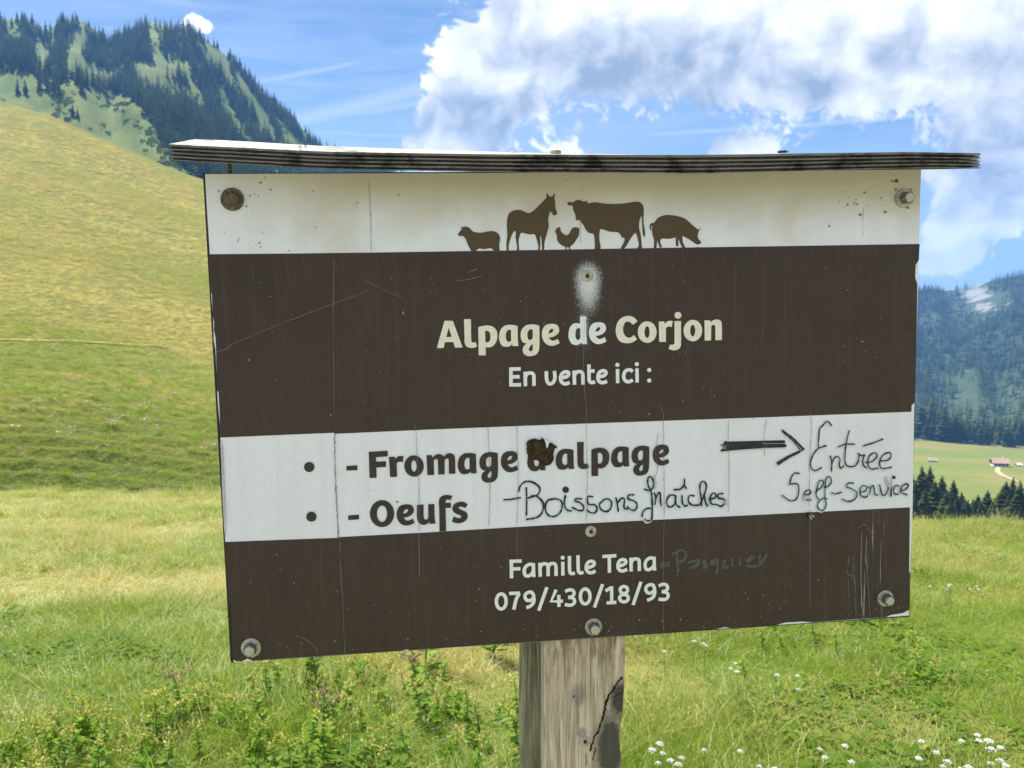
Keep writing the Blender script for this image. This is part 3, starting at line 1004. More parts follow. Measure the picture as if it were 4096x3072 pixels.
def yarrow_bank(seed):
    rs = random.Random(seed)
    h = 1.0
    bx, by = rs.uniform(-.08, .08), rs.uniform(-.08, .08)
    V, F = tube([(0, 0, -.05), (bx * .4, by * .4, .5 * h), (bx, by, .93 * h)], [.011, .009, .006])
    for k in range(7):
        a = rs.uniform(0, 6.28); z = rs.uniform(.1, .75)
        n = len(V)
        V += [(bx * z, by * z, z), (bx * z + .09 * math.cos(a), by * z + .09 * math.sin(a), z + .05), (bx * z + .16 * math.cos(a + .12), by * z + .16 * math.sin(a + .12), z + .06), (bx * z + .09 * math.cos(a + .3), by * z + .09 * math.sin(a + .3), z + .04)]
        F.append((n, n + 1, n + 2, n + 3))
    stem = mesh('stem', V, F, M_stem)
    V, F = [], []
    for k in range(17):
        a = k * 2.4; q = .012 * math.sqrt(k + .3) * 2.2 * rs.uniform(.85, 1.1)
        cx, cy, cz = bx + q * math.cos(a), by + q * math.sin(a), .95 + .018 * rs.random() - q * q * 2
        n = len(V)
        V.append((cx, cy, cz + .014))
        for s in range(6):
            b = 6.283 * s / 6
            rr = rs.uniform(.019, .027)
            V.append((cx + rr * math.cos(b), cy + rr * math.sin(b), cz + rs.uniform(-.004, .004)))
        V.append((cx, cy, cz - .016))
        for s in range(6):
            F.append((n, n + 1 + s, n + 1 + (s + 1) % 6)); F.append((n + 7, n + 1 + (s + 1) % 6, n + 1 + s))
    return stem, mesh('flower_head', V, F, M_petal)


YB = [yarrow_bank(s) for s in (1, 2, 3)]


def yarrow(az, el, hgt, label, group):
    """stands where its flower head lies in that direction"""
    t_ = math.tan(R(-el)); kk = .15 * math.cos(R(az))
    rr = (1.6 - hgt) / (t_ - kk)
    x, y = pol(az, rr)
    z = float(h_meadow(np.array([az]), np.array([rr]))[0])
    o = empty('yarrow_plant', (x, y, z), random.random() * 6.28)
    for nm, me in zip(('stem', 'flower_head'), random.choice(YB)):
        c = obj(nm, me, o)
        c.scale = (hgt * .5, hgt * .5, hgt * .95)
    tag(o, label, 'flower', group)


def yarrow_cluster(list_, label, group, n, sa, se, h0, h1):
    for (a0, e0) in list_:
        for k in range(max(1, n - random.randrange(3))):
            yarrow(a0 + random.gauss(0, sa), e0 + random.gauss(0, se), random.uniform(h0, h1), label, group)


yarrow_cluster([(9.8, -27.0), (10.5, -27.2), (11.2, -27.5)], 'white flat-topped yarrow in the bunch just right of the post', 'yarrow bunch beside the post', 3, .25, .22, .24, .34)
yarrow_cluster([(28.3, -24.1), (29.3, -23.9), (30.1, -24.0), (26.4, -24.7), (30.4, -24.9)], 'white flat-topped yarrow in the big bunch at the lower right corner', 'yarrow bunch at the lower right', 3, .45, .25, .26, .38)
yarrow_cluster([(26.1, -25.7), (27.1, -25.7), (28.3, -25.5), (29.2, -25.2)], 'white yarrow standing along the bottom edge right of the post', 'yarrow along the bottom edge', 4, .5, .25, .24, .34)
yarrow_cluster([(15.0, -26.9), (17.0, -26.6), (19.7, -26.2), (22, -25.9), (13.0, -27.2)], 'small white yarrow dotted in the grass between post and corner', 'yarrow between post and corner', 2, .6, .35, .22, .30)
yarrow_cluster([(12.2, -21.4), (10.9, -21.8), (14.5, -21.8), (18, -22.5)], 'small white yarrow in the grass below the lower right board edge', 'yarrow below the board', 3, .8, .5, .22, .30)
yarrow_cluster([(27.8, -15.7), (28.4, -15.8), (27.1, -15.9)], 'distant white yarrow right of the lower board corner', 'distant yarrow on the right', 3, .5, .15, .22, .30)

# leafy weeds with yellowish seed spikes
M_weed = grass_mat('weed_leaves', (.13, .31, .02), (.28, .42, .04), (.40, .42, .13), (.4, .35, .2), .65, .25)
M_spike = simple('seed_spike_yellow', (.54, .53, .12), .8, nscale=30, namp=.3)
M_spike_red = simple('seed_spike_rusty', (.36, .24, .14), .8, nscale=30, namp=.3)


def weed_bank(seed, leafy, spiky, arch):
    rs = random.Random(seed)
    top = Vector((rs.uniform(-.2, .2), rs.uniform(-.2, .2), 1.0))
    path = [Vector((0, 0, -.05)), Vector((top.x * .2, top.y * .2, .4)), Vector((top.x * .55, top.y * .55, .75)), top]
    V, F = tube(path, [.012, .01, .008, .004])
    stem = mesh('stem', V, F, M_stem)

    def at(f):
        q = f * 3; i = min(int(q), 2)
        return path[i].lerp(path[i + 1], q - i)
    V, F, T = [], [], []
    for k in range(leafy):
        f = rs.uniform(.05, .85); p = at(f); a = rs.uniform(0, 6.28)
        L = rs.uniform(.08, .19) * (1.1 - .55 * f); wd = L * rs.uniform(.22, .34); up = rs.uniform(-.1, .5) * L
        ca, sa = math.cos(a), math.sin(a); n = len(V)
        s0 = .25 * L
        V += [(p.x, p.y, p.z), (p.x + (s0 + .3 * L) * ca - wd * sa, p.y + (s0 + .3 * L) * sa + wd * ca, p.z + up * .6), (p.x + (s0 + .65 * L) * ca - .6 * wd * sa, p.y + (s0 + .65 * L) * sa + .6 * wd * ca, p.z + up * .9),
              (p.x + (s0 + L) * ca, p.y + (s0 + L) * sa, p.z + up * .8), (p.x + (s0 + .65 * L) * ca + .6 * wd * sa, p.y + (s0 + .65 * L) * sa - .6 * wd * ca, p.z + up * .9), (p.x + (s0 + .3 * L) * ca + wd * sa, p.y + (s0 + .3 * L) * sa - wd * ca, p.z + up * .6), (p.x + (s0 + .5 * L) * ca, p.y + (s0 + .5 * L) * sa, p.z + up * .55)]
        tt = rs.random(); T += [tt] * 7
        F += [(n, n + 1, n + 6), (n + 1, n + 2, n + 6), (n + 2, n + 3, n + 6), (n + 3, n + 4, n + 6), (n + 4, n + 5, n + 6), (n + 5, n, n + 6)]
    leaves = fast_mesh('foliage', np.array(V), np.array(F), M_weed)
    at_ = leaves.attributes.new('tint', 'FLOAT', 'POINT'); at_.data.foreach_set('value', np.array(T, np.float32))
    V, F = [], []
    for s in range(spiky):
        a = rs.uniform(0, 6.28); p0 = at(rs.uniform(.7, 1.0)); L = rs.uniform(.14, .30)
        for k in range(24):
            f = k / 23
            hx = arch * L * f
            c = Vector((p0.x + hx * math.cos(a), p0.y + hx * math.sin(a), p0.z + L * (f - .55 * arch * f * f)))
            for q in range(2):
                n = len(V)
                for e_ in range(3):
                    V.append(tuple(c + Vector((rs.gauss(0, .0115), rs.gauss(0, .0115), rs.gauss(0, .0115)))))
                F.append((n, n + 1, n + 2))
    return stem, leaves, V, F


WB = []
for s, (lf, sp, ar) in enumerate(((60, 9, .9), (68, 6, .7), (52, 10, 1.0), (66, 7, .5))):
    st_, le_, V, F = weed_bank(50 + s, lf, sp, ar)
    WB.append((st_, le_, mesh('seed_spikes', V, F, M_spike), mesh('seed_spikes', V, F, M_spike_red)))


def weed(az, rr, hgt, label, group=None, red=False, lean=.34):
    x, y = pol(az, rr)
    z = float(h_meadow(np.array([az]), np.array([rr]))[0])
    o = empty('weed_plant', (x, y, z), random.random() * 6.28)
    b = random.choice(WB)
    rx, ry = random.gauss(0, lean), random.gauss(0, lean)
    for nm, me in (('stem', b[0]), ('foliage', b[1]), ('seed_spikes', b[3] if red else b[2])):
        c = obj(nm, me, o)
        c.scale = (hgt * 1.15, hgt * 1.15, hgt)
        c.rotation_euler = (rx, ry, 0)
        if nm != 'stem':
            c['kind'] = 'stuff'
    tag(o, label, 'plant', group)
    return o


for i in range(118):
    az_ = random.uniform(-33, -4.5); rr_ = random.uniform(3.9, 5.5) if az_ > -22 else random.uniform(4.1, 5.0)
    weed(az_, rr_, random.uniform(.15, .30), 'leafy weed with yellowish seed spikes in the thicket at the lower left', 'weeds in the thicket at the lower left')
for i in range(16):
    weed(random.uniform(-5, 1.0), random.uniform(3.9, 4.8), random.uniform(.14, .28), 'leafy weed with yellowish seed spikes just left of the post', 'weeds just left of the post')
for i in range(5):
    weed(random.uniform(-24, -6), random.uniform(4.2, 5.2), random.uniform(.24, .34), 'weed with rusty red seed spikes among the green ones', 'rusty red weeds at the lower left', True, .2)
for i in range(9):
    weed(random.uniform(14, 26), random.uniform(5.4, 7.0), random.uniform(.16, .26), 'low leafy weed in the grass under the right board half', 'low weeds right of the post')
weed(-5.9, 5.6, .62, 'tall single dock spike rising left of the post', None, False, .03)
weed(-1.2, 5.9, .55, 'tall thin rusty dock spike close to the left side of the post', None, True, .03)
weed(-12.9, 5.3, .50, 'upright rusty dock spike under the lower left part of the board', None, True, .04)

# ---- lettering, outlines and marks of the sign, in tenths of a millimetre on the board
GLYPH={'*': ['81,37 75,18 60,5 40,0 20,6 5,20 0,39 5,58 20,72 40,77 60,71 75,57'],
 '-': ['1,51c 120,55c 119,1c 0,-1c'],
 'A': ['0,1c 93,300c 184,297c 284,0c 201,1c 182,64c 93,65c 74,1c', '138,224c 166,121c 108,121c'],
 'C': ['252,237c 213,280 151,302 81,287 26,239 0,155 12,71 55,13 133,-6 195,4 245,37c 208,85c 172,59 133,60 98,92 83,149 92,199 115,232 146,237 174,223 197,200c'],
 'F': ['2,294c 208,298c 208,235c 78,231c 78,181c 186,181c 185,117c 79,116c 77,0c 0,0c'],
 'O': ['267,138 251,72 212,20 157,-6 98,-3 46,29 11,84 0,151 16,217 54,268 109,295 168,292 221,260 256,205', '189,140 180,93 158,60 130,49 102,63 83,98 77,145 86,191 108,225 136,236 164,222 183,187'],
 'a': ['208,221c 178,231 132,237 72,232 22,192 0,125 4,57 33,7 78,-5 120,3 144,23c 149,0c 213,1c 208,51c', '133,181c 109,183 86,164 74,115 80,70 102,49 125,54 133,68c'],
 'c21': ['48,23 45,11 36,3 24,0 12,4 3,13 0,25 3,36 12,45 24,48 37,44 45,35'],
 'c22': ['49,23 45,11 36,3 24,0 12,4 3,13 0,25 3,36 12,45 25,48 37,44 46,35'],
 'c23': ['49,23 46,11 37,3 24,0 12,4 3,13 0,25 3,37 12,45 25,48 37,44 46,35'],
 'c24': ['49,23 46,11 37,3 24,0 12,4 3,13 0,25 3,37 12,45 25,48 37,44 46,35'],
 'c25': ['49,23 45,11 36,3 24,0 12,4 3,14 0,26 3,38 12,47 25,49 37,45 45,36'],
 'c26': ['76,36 71,17 56,4 37,0 18,6 5,21 0,40 5,59 19,72 39,76 57,70 71,56'],
 'c27': ['44,20 42,10 34,2 23,0 12,3 3,12 0,22 3,33 11,40 22,43 33,39 41,31'],
 'd': ['133,312c 203,311c 202,106 208,0c 150,0c 144,20c 111,-4 77,-7 31,12 3,66 0,119 14,187 53,231 96,238 132,229c', '134,176c 106,183 87,162 77,110 83,68 104,48 128,63 134,85c'],
 'dot': ['111,54 104,30 88,11 65,1 41,2 19,14 4,34 0,59 7,83 23,102 46,112 70,111 92,99 107,79'],
 'e': ['199,23c 160,3 114,-7 61,6 16,53 0,121 14,189 53,229 118,239 172,224 195,184 189,139 154,106 116,92 77,87c 92,66 115,50 146,55 180,71c', '74,133c 82,160 102,180 121,184 131,171 120,148 97,136'],
 'f': ['0,-86c 4,143 4,268 31,311 83,327 156,314c 134,264c 101,276 82,265 74,236c 136,236c 136,179c 75,178c 73,-85c'],
 'g': ['212,219c 182,231 121,238 56,223 13,179 0,119 11,63 37,35 71,27c 36,2 20,-40 31,-85 68,-111 106,-115 160,-104 197,-67 209,0 212,121', '137,180c 105,181 81,155 76,117 83,76 106,64 129,77 136,101c', '136,21c 105,-4 89,-38 96,-57 115,-61 131,-47 135,-20'],
 'j': ['71,229c 147,228c 147,-19 135,-73 99,-99 51,-101 0,-83c 18,-35c 44,-39 66,-28 71,6'],
 'l': ['0,312c 77,310c 74,87 82,59 102,51 119,60c 138,11c 104,-5 59,-6 18,14 2,52 1,112'],
 'm': ['0,224c 58,224c 65,195c 99,222 141,233 183,214 194,200c 226,231 269,236 306,213 317,160 316,1c 243,2c 245,154 239,173 220,178 200,160c 196,0c 125,0c 125,149 119,171 97,177 80,161c 78,-2c 4,-2c'],
 'n': ['0,230c 66,231c 70,205c 100,228 148,238 188,222 204,179 206,1c 128,1c 128,150 120,173 100,178 80,163c 78,1c 4,0c'],
 'o': ['218,112 207,59 177,18 133,-5 84,-3 40,22 10,65 0,118 11,170 42,212 85,234 134,233 178,208 208,165', '137,114 131,75 116,51 98,52 83,76 78,116 84,155 99,178 117,178 132,153'],
 'p': ['2,218c 55,231 108,235 167,217 204,175 212,115 197,48 158,4 117,-9 79,-5c 78,-95c 0,-93c', '77,175c 106,174 128,155 135,110 126,65 103,47 77,53c'],
 'r': ['0,230c 65,231c 71,200c 93,227 128,237 164,232c 152,165c 120,172 93,165 83,150c 83,-1c 5,1c'],
 's': ['184,209c 139,238 87,240 34,217 12,174 22,130 69,98 102,82 106,62 87,54 49,63 23,78c 0,19c 47,0 104,-1 158,25 180,73 165,118 118,144 85,165 81,180 100,187 133,178 155,167c'],
 'u': ['3,222c 77,222c 74,86 84,55 103,48 125,69c 128,224c 198,223c 196,80 203,-1c 139,-2c 133,20c 101,-4 59,-8 17,17 0,71 1,148']}
INS=[('title', 'A', -0.16151, 0.07607, 1.0), ('title', 'l', -0.13081, 0.07602, 1.0), ('title', 'p', -0.11553, 0.07623, 1.0), ('title', 'a', -0.0924, 0.07595, 1.0), ('title', 'g', -0.06849, 0.07584, 1.0), ('title', 'e', -0.04458, 0.07577, 1.0), ('title', 'd', -0.01444, 0.07592, 1.0), ('title', 'C', 0.03937, 0.07618, 1.0), ('title', 'o', 0.0647, 0.07607, 1.0), ('title', 'r', 0.08902, 0.07596, 1.0),
 ('title', 'j', 0.10017, 0.07626, 1.0), ('title', '*', 0.10732, 0.10173, 1.0), ('title', 'n', 0.14227, 0.07602, 1.0), ('title', 'e', 0.00869, 0.07619, 1.0), ('title', 'o', 0.11778, 0.07636, 1.0), ('prod', 'F', -0.23992, -0.06537, 1.0), ('prod', 'm', -0.17663, -0.0649, 1.0), ('prod', 'r', -0.2179, -0.06537, 0.9859), ('prod', 'o', -0.2014, -0.06537, 0.9859),
 ('prod', 'a', -0.14205, -0.06537, 0.9859), ('prod', 'g', -0.11793, -0.06537, 0.9859), ('prod', 'e', -0.09369, -0.06537, 0.9859), ('prod', 'd', -0.06374, -0.06537, 0.9859), ('prod', 'a', -0.03126, -0.06537, 0.9859), ('prod', 'l', -0.00651, -0.06537, 0.9859), ('prod', 'p', 0.00958, -0.06537, 0.9859), ('prod', 'a', 0.03267, -0.06537, 0.9859), ('prod', 'g', 0.05634, -0.06537, 0.9859),
 ('prod', 'e', 0.08115, -0.06537, 0.9859), ('prod', 'dot', -0.31027, -0.05566, 1.0), ('prod', 'dot', -0.31039, -0.11124, 1.0), ('prod', '-', -0.26468, -0.05586, 1.0), ('prod', '-', -0.26507, -0.1114, 1.0), ('prod', 'O', -0.24106, -0.12056, 1.0), ('prod', 'e', -0.21175, -0.12046, 0.9859), ('prod', 'u', -0.18925, -0.12039, 1.0), ('prod', 'f', -0.16468, -0.1211, 1.0),
 ('prod', 's', -0.15058, -0.12113, 1.0), ('sale', 'c21', 0.03851, 0.04915, 1.0), ('sale', 'c22', 0.06091, 0.04922, 1.0), ('sale', 'c23', 0.07518, 0.04214, 1.0), ('sale', 'c24', 0.07519, 0.03015, 1.0), ('family', 'c25', -0.02764, -0.17049, 1.0), ('drinks', 'c26', -0.02425, -0.09286, 1.0), ('entry', 'c27', 0.37294, -0.09514, 1.0)]
STROKE=[('sale', 0.004025, '-801,523c -804,310c'), ('sale', 0.004025, '-821,506c -691,504c'), ('sale', 0.004025, '-804,419c -704,417c'), ('sale', 0.004025, '-806,329c -691,327c'), ('sale', 0.004025, '-642,472c -642,310c'), ('sale', 0.004025, '-640,407c -624,445 -584,457 -552,442 -545,404 -546,309c'), ('sale', 0.004025, '-403,470c -402,384 -389,340 -361,325 -330,340 -307,389 -312,470c'),
 ('sale', 0.004025, '-226,391c -176,400 -150,423 -155,449 -187,456 -226,436 -244,394 -237,352 -212,326 -181,320 -141,335c'), ('sale', 0.004025, '-88,467c -86,306c'), ('sale', 0.004025, '-85,404c -69,442 -28,454 4,440 11,401 11,305c'), ('sale', 0.004025, '82,531c 82,376 88,337 116,323 149,335c'), ('sale', 0.004025, '83,455c 146,455c'),
 ('sale', 0.004025, '201,388c 250,397 276,422 270,447 239,455 199,435 183,394 188,349 214,324 245,320 288,334c'), ('sale', 0.004025, '409,469c 409,308c'), ('sale', 0.004025, '585,433c 559,453 524,454 492,432 479,386 488,346 516,322 550,322 584,340c'), ('sale', 0.004025, '634,470c 634,308c'), ('family', 0.004011, '-844,-1669c -846,-1886c'), ('family', 0.004011, '-865,-1687c -725,-1691c'),
 ('family', 0.004011, '-850,-1777c -742,-1780c'), ('family', 0.004011, '-592,-1742c -642,-1736 -686,-1768 -699,-1816 -688,-1859 -659,-1872 -620,-1854 -595,-1818'), ('family', 0.004011, '-592,-1725c -592,-1828 -588,-1887c'), ('family', 0.004011, '-517,-1724c -515,-1888c'), ('family', 0.004011, '-515,-1783c -493,-1745 -459,-1738 -430,-1752 -424,-1788 -424,-1887c'),
 ('family', 0.004011, '-421,-1781c -396,-1744 -365,-1740 -338,-1754 -332,-1794 -332,-1889c'), ('family', 0.004011, '-252,-1727c -253,-1890c'), ('family', 0.004011, '-173,-1663c -174,-1828 -164,-1865 -143,-1874 -114,-1864c'), ('family', 0.004011, '-74,-1660c -73,-1825 -64,-1862 -42,-1872 -13,-1862c'),
 ('family', 0.004011, '22,-1814c 71,-1807 113,-1783 111,-1753 77,-1739 40,-1754 20,-1800 26,-1845 55,-1873 90,-1874 129,-1857c'), ('family', 0.004011, '211,-1692c 375,-1691c'), ('family', 0.004011, '292,-1692c 291,-1888c'), ('family', 0.004011, '394,-1814c 443,-1807 484,-1784 481,-1753 449,-1740 412,-1755 392,-1801 398,-1846 428,-1874 462,-1875 502,-1858c'),
 ('family', 0.004011, '547,-1724c 548,-1888c'), ('family', 0.004011, '549,-1786c 571,-1747 609,-1741 639,-1754 644,-1791 645,-1888c'), ('family', 0.004011, '823,-1748c 770,-1742 725,-1774 713,-1823 724,-1867 754,-1880 794,-1861 820,-1827'), ('family', 0.004011, '822,-1730c 823,-1835 830,-1894c'),
 ('family', 0.004011, '-914,-2153 -922,-2196 -944,-2228 -973,-2238 -1001,-2224 -1021,-2190 -1027,-2145 -1018,-2102 -997,-2071 -968,-2060 -940,-2074 -920,-2108 -914,-2153'), ('family', 0.004011, '-878,-2061c -758,-2065c -800,-2140 -828,-2255c'), ('family', 0.004011, '-595,-2108c -615,-2066 -651,-2061 -688,-2080 -696,-2117 -675,-2153 -636,-2158 -602,-2133'),
 ('family', 0.004011, '-597,-2103c -596,-2173 -628,-2220 -684,-2242c'), ('family', 0.004011, '-441,-2014c -542,-2285c'), ('family', 0.004011, '-335,-2050c -396,-2185c -257,-2190c'), ('family', 0.004011, '-305,-2114c -305,-2256c'), ('family', 0.004011, '-229,-2079c -187,-2062 -143,-2070 -126,-2108 -149,-2141 -196,-2150c'),
 ('family', 0.004011, '-196,-2150c -144,-2160 -121,-2201 -143,-2237 -185,-2243 -237,-2231c'), ('family', 0.004011, '60,-2155 52,-2199 30,-2230 2,-2241 -27,-2227 -47,-2193 -54,-2147 -46,-2103 -25,-2072 4,-2061 32,-2075 53,-2109 60,-2155'), ('family', 0.004011, '209,-2018c 109,-2289c'), ('family', 0.004011, '242,-2101c 314,-2061c'), ('family', 0.004011, '314,-2049c 314,-2253c'),
 ('family', 0.004011, '253,-2244c 368,-2244c'), ('family', 0.004011, '505,-2104 499,-2125 482,-2139 459,-2144 436,-2137 420,-2120 414,-2099 420,-2078 437,-2064 460,-2060 482,-2067 499,-2083 505,-2104'), ('family', 0.004011, '512,-2203 505,-2225 485,-2240 459,-2244 433,-2236 414,-2219 407,-2196 414,-2175 433,-2160 460,-2156 486,-2163 505,-2181 512,-2203'),
 ('family', 0.004011, '662,-2016c 566,-2289c'), ('family', 0.004011, '824,-2107c 803,-2064 766,-2058 728,-2078 719,-2116 742,-2152 781,-2158 818,-2132'), ('family', 0.004011, '822,-2102c 824,-2172 792,-2221 734,-2243c'), ('family', 0.004011, '874,-2080c 917,-2063 962,-2071 980,-2110 957,-2142 909,-2151c'), ('family', 0.004011, '909,-2151c 962,-2161 987,-2203 964,-2240 921,-2245 870,-2236c'),
 ('drinks', 0.001577, '-910,-970 -835,-970 -726,-955'), ('drinks', 0.001577, '-654,-845 -654,-1010 -660,-1157'), ('drinks', 0.001577, '-737,-877 -730,-835 -692,-788 -631,-772 -565,-794 -511,-839 -500,-882 -525,-930 -580,-952 -635,-964'), ('drinks', 0.001577, '-635,-964 -568,-940 -508,-974 -466,-1032 -468,-1105 -499,-1165 -561,-1199 -658,-1209'),
 ('drinks', 0.001577, '-337,-991 -411,-1003 -443,-1082 -420,-1163 -353,-1194 -279,-1158 -247,-1079 -264,-1011 -337,-984'), ('drinks', 0.001577, '-208,-958 -221,-1031 -214,-1093 -180,-1132 -143,-1138'), ('drinks', 0.001577, '-24,-1004 -86,-1001 -99,-1025 -43,-1046 -1,-1092 -8,-1135 -57,-1138 -130,-1098'),
 ('drinks', 0.001577, '105,-986 50,-983 55,-1070 129,-1080 156,-1124 134,-1173 78,-1168 39,-1137'), ('drinks', 0.001577, '229,-1035 185,-1076 203,-1139 264,-1167 314,-1132 325,-1058 278,-1019 229,-1029'), ('drinks', 0.001577, '378,-1011 390,-1074 404,-1168'), ('drinks', 0.001577, '396,-1074 440,-1021 477,-1035 470,-1103 476,-1141 514,-1149'),
 ('drinks', 0.001577, '587,-987 527,-988 521,-1031 589,-1059 624,-1104 607,-1160 564,-1167 508,-1124'), ('drinks', 0.001577, '715,-928 765,-943 809,-920 822,-859 798,-796 773,-782 751,-818 759,-893 790,-957 802,-1082 802,-1207 795,-1282 751,-1305 719,-1284'), ('drinks', 0.001577, '682,-1245 695,-1189 739,-1156 783,-1154'), ('drinks', 0.001577, '828,-977 846,-1034 834,-1109'),
 ('drinks', 0.001577, '846,-1041 878,-980 897,-981 900,-1062 909,-1125'), ('drinks', 0.001577, '1073,-1020 1017,-1011 976,-1066 985,-1135 1029,-1150 1073,-1108 1080,-1021'), ('drinks', 0.001577, '1082,-1021 1086,-1121 1130,-1159'), ('drinks', 0.001577, '1156,-1024 1162,-1112 1193,-1149 1219,-1140'), ('drinks', 0.001577, '1067,-948 1130,-948 1181,-901 1187,-832'),
 ('drinks', 0.001577, '1181,-894 1206,-942'), ('drinks', 0.001577, '1301,-1032 1244,-1029 1231,-1091 1270,-1137 1333,-1146 1371,-1135 1422,-1025 1447,-926 1422,-872 1384,-879 1369,-947 1384,-1061 1390,-1155'), ('drinks', 0.001577, '1390,-1099 1422,-1037 1435,-1113 1460,-1159'), ('drinks', 0.001577, '1480,-1084 1550,-1069 1562,-1032 1524,-1011 1492,-1066 1505,-1136 1550,-1147'),
 ('drinks', 0.001577, '1645,-1023 1594,-1027 1588,-1071 1659,-1093 1665,-1137 1627,-1173 1563,-1145'), ('entry', 0.001587, '1664,-420c 2386,-436c'), ('entry', 0.001587, '1677,-432c 2389,-450c'), ('entry', 0.001587, '1631,-450c 2110,-453c'), ('entry', 0.001587, '1703,-454c 2386,-475c'), ('entry', 0.001587, '1697,-473c 2406,-487c'), ('entry', 0.001587, '1698,-491c 2398,-499c'),
 ('entry', 0.001587, '1625,-515c 2111,-493c'), ('entry', 0.001587, '1692,-508c 2105,-501c'), ('entry', 0.001587, '1670,-416c 1644,-520c'), ('entry', 0.001587, '1686,-418c 1678,-516c'), ('entry', 0.001587, '2111,-488c 2392,-496c'), ('entry', 0.00127, '2356,-304 2493,-408 2625,-540'), ('entry', 0.00127, '2362,-324 2436,-389 2505,-452 2574,-540'), ('entry', 0.00127, '2373,-316 2504,-425 2602,-539'),
 ('entry', 0.00127, '2298,-690 2450,-609 2625,-545'), ('entry', 0.00127, '2315,-713 2450,-631 2574,-576'), ('entry', 0.00127, '2306,-702 2439,-620 2585,-560'), ('entry', 0.00127, '2962,-276 2910,-225 2854,-269 2815,-311 2805,-421 2800,-498 2818,-531 2898,-510'), ('entry', 0.00127, '2818,-531 2767,-573 2723,-648 2707,-725 2730,-781 2776,-803 2845,-770'),
 ('entry', 0.00127, '2951,-636 2969,-703 2969,-814'), ('entry', 0.00127, '2970,-725 3009,-655 3049,-651 3072,-686 3062,-752 3086,-788 3120,-760'), ('entry', 0.00127, '3181,-348 3154,-446 3134,-600 3136,-722 3172,-768 3252,-771 3297,-718 3307,-641'), ('entry', 0.00127, '3052,-532 3132,-506 3247,-507'), ('entry', 0.00127, '3296,-623 3342,-653 3377,-638 3355,-698 3362,-765 3409,-801'),
 ('entry', 0.00127, '3390,-735 3471,-725 3528,-672 3521,-627 3481,-626 3429,-668 3420,-757 3461,-814 3548,-809'), ('entry', 0.00127, '3363,-532 3478,-504 3599,-462'), ('entry', 0.00127, '3576,-724 3668,-717 3708,-669 3690,-629 3632,-638 3580,-686 3565,-763 3601,-815 3717,-805'),
 ('entry', 0.00127, '2572,-827 2520,-821 2481,-858 2451,-951c 2545,-950 2568,-1006 2558,-1094 2524,-1143 2456,-1145 2367,-1079'), ('entry', 0.00127, '2643,-1087 2695,-1084 2717,-1058 2694,-1029 2654,-1043 2632,-1098 2655,-1144 2724,-1149'), ('entry', 0.00127, '2774,-1060 2842,-1008 2870,-954 2847,-919 2813,-940 2791,-1017 2781,-1094 2810,-1146'),
 ('entry', 0.00127, '2877,-1004 2923,-1001 2968,-947 2955,-891 2921,-884 2893,-944 2890,-1122'), ('entry', 0.00127, '2890,-1133 2828,-1163 2800,-1229 2835,-1281 2881,-1277 2909,-1212 2890,-1150 2919,-1149'), ('entry', 0.00127, '2976,-1076 3016,-1094 3096,-1076'), ('entry', 0.00127, '3245,-977 3187,-969 3153,-1012 3211,-1037 3282,-1085 3277,-1152 3226,-1188 3156,-1188 3109,-1160'),
 ('entry', 0.00127, '3340,-1088 3397,-1074 3408,-1029 3361,-1010 3327,-1053 3334,-1121 3387,-1152 3422,-1136'), ('entry', 0.00127, '3431,-1025 3455,-1060 3445,-1115'), ('entry', 0.00127, '3455,-1060 3483,-1011 3501,-1051 3514,-1118 3550,-1134'), ('entry', 0.00127, '3570,-1009 3590,-1088 3608,-1136 3655,-1125 3682,-1048'), ('entry', 0.00127, '3717,-1027 3714,-1153'),
 ('entry', 0.00127, '3816,-1037 3769,-1030 3747,-1085 3760,-1130 3807,-1133'), ('entry', 0.00127, '3830,-1100 3899,-1081 3933,-1037 3909,-1014 3852,-1045 3842,-1112 3919,-1147'), ('faded', 0.002818, '905,-1841 951,-1815 993,-1811'), ('faded', 0.002818, '919,-1857 993,-1840'), ('faded', 0.002818, '1046,-1719 1092,-1683 1148,-1669 1190,-1696 1201,-1745 1176,-1786 1120,-1815'),
 ('faded', 0.002818, '1095,-1708 1098,-1810 1109,-1923'), ('faded', 0.002818, '1240,-1819 1296,-1807 1360,-1801'), ('faded', 0.002818, '1254,-1886 1310,-1872 1360,-1832'), ('faded', 0.002818, '1427,-1808 1417,-1849 1452,-1880 1410,-1899'), ('faded', 0.002818, '1559,-1808 1506,-1830 1506,-1858 1545,-1850'), ('faded', 0.002818, '1584,-1810 1582,-1887 1574,-1958'),
 ('faded', 0.002818, '1673,-1829 1650,-1877 1666,-1910 1705,-1895'), ('faded', 0.002818, '1752,-1812 1766,-1884'), ('faded', 0.002818, '1859,-1808 1852,-1883'), ('faded', 0.002818, '1942,-1846 1995,-1784'), ('faded', 0.002818, '1953,-1856 2017,-1806'), ('faded', 0.002818, '1938,-1894 1996,-1915 2061,-1910'), ('faded', 0.002818, '2096,-1789 2098,-1896 2140,-1842 2182,-1773'),
 ('crack', 0.00143, '-2758,-140c -2766,-469 -2769,-779 -2765,-1040 -2767,-1334c'), ('crack', 0.00066, '-2284,2571c -2281,2381 -2279,2185 -2288,1816c'), ('crack', 0.00066, '-1873,-66c -1870,-300 -1867,-508 -1861,-823 -1868,-1033 -1871,-1282c'), ('crack', 0.00066, '-744,-131c -749,-347 -744,-611 -757,-983 -774,-1282c'), ('crack', 0.00066, '-1072,-124c -1069,-438 -1069,-861 -1095,-1286c'),
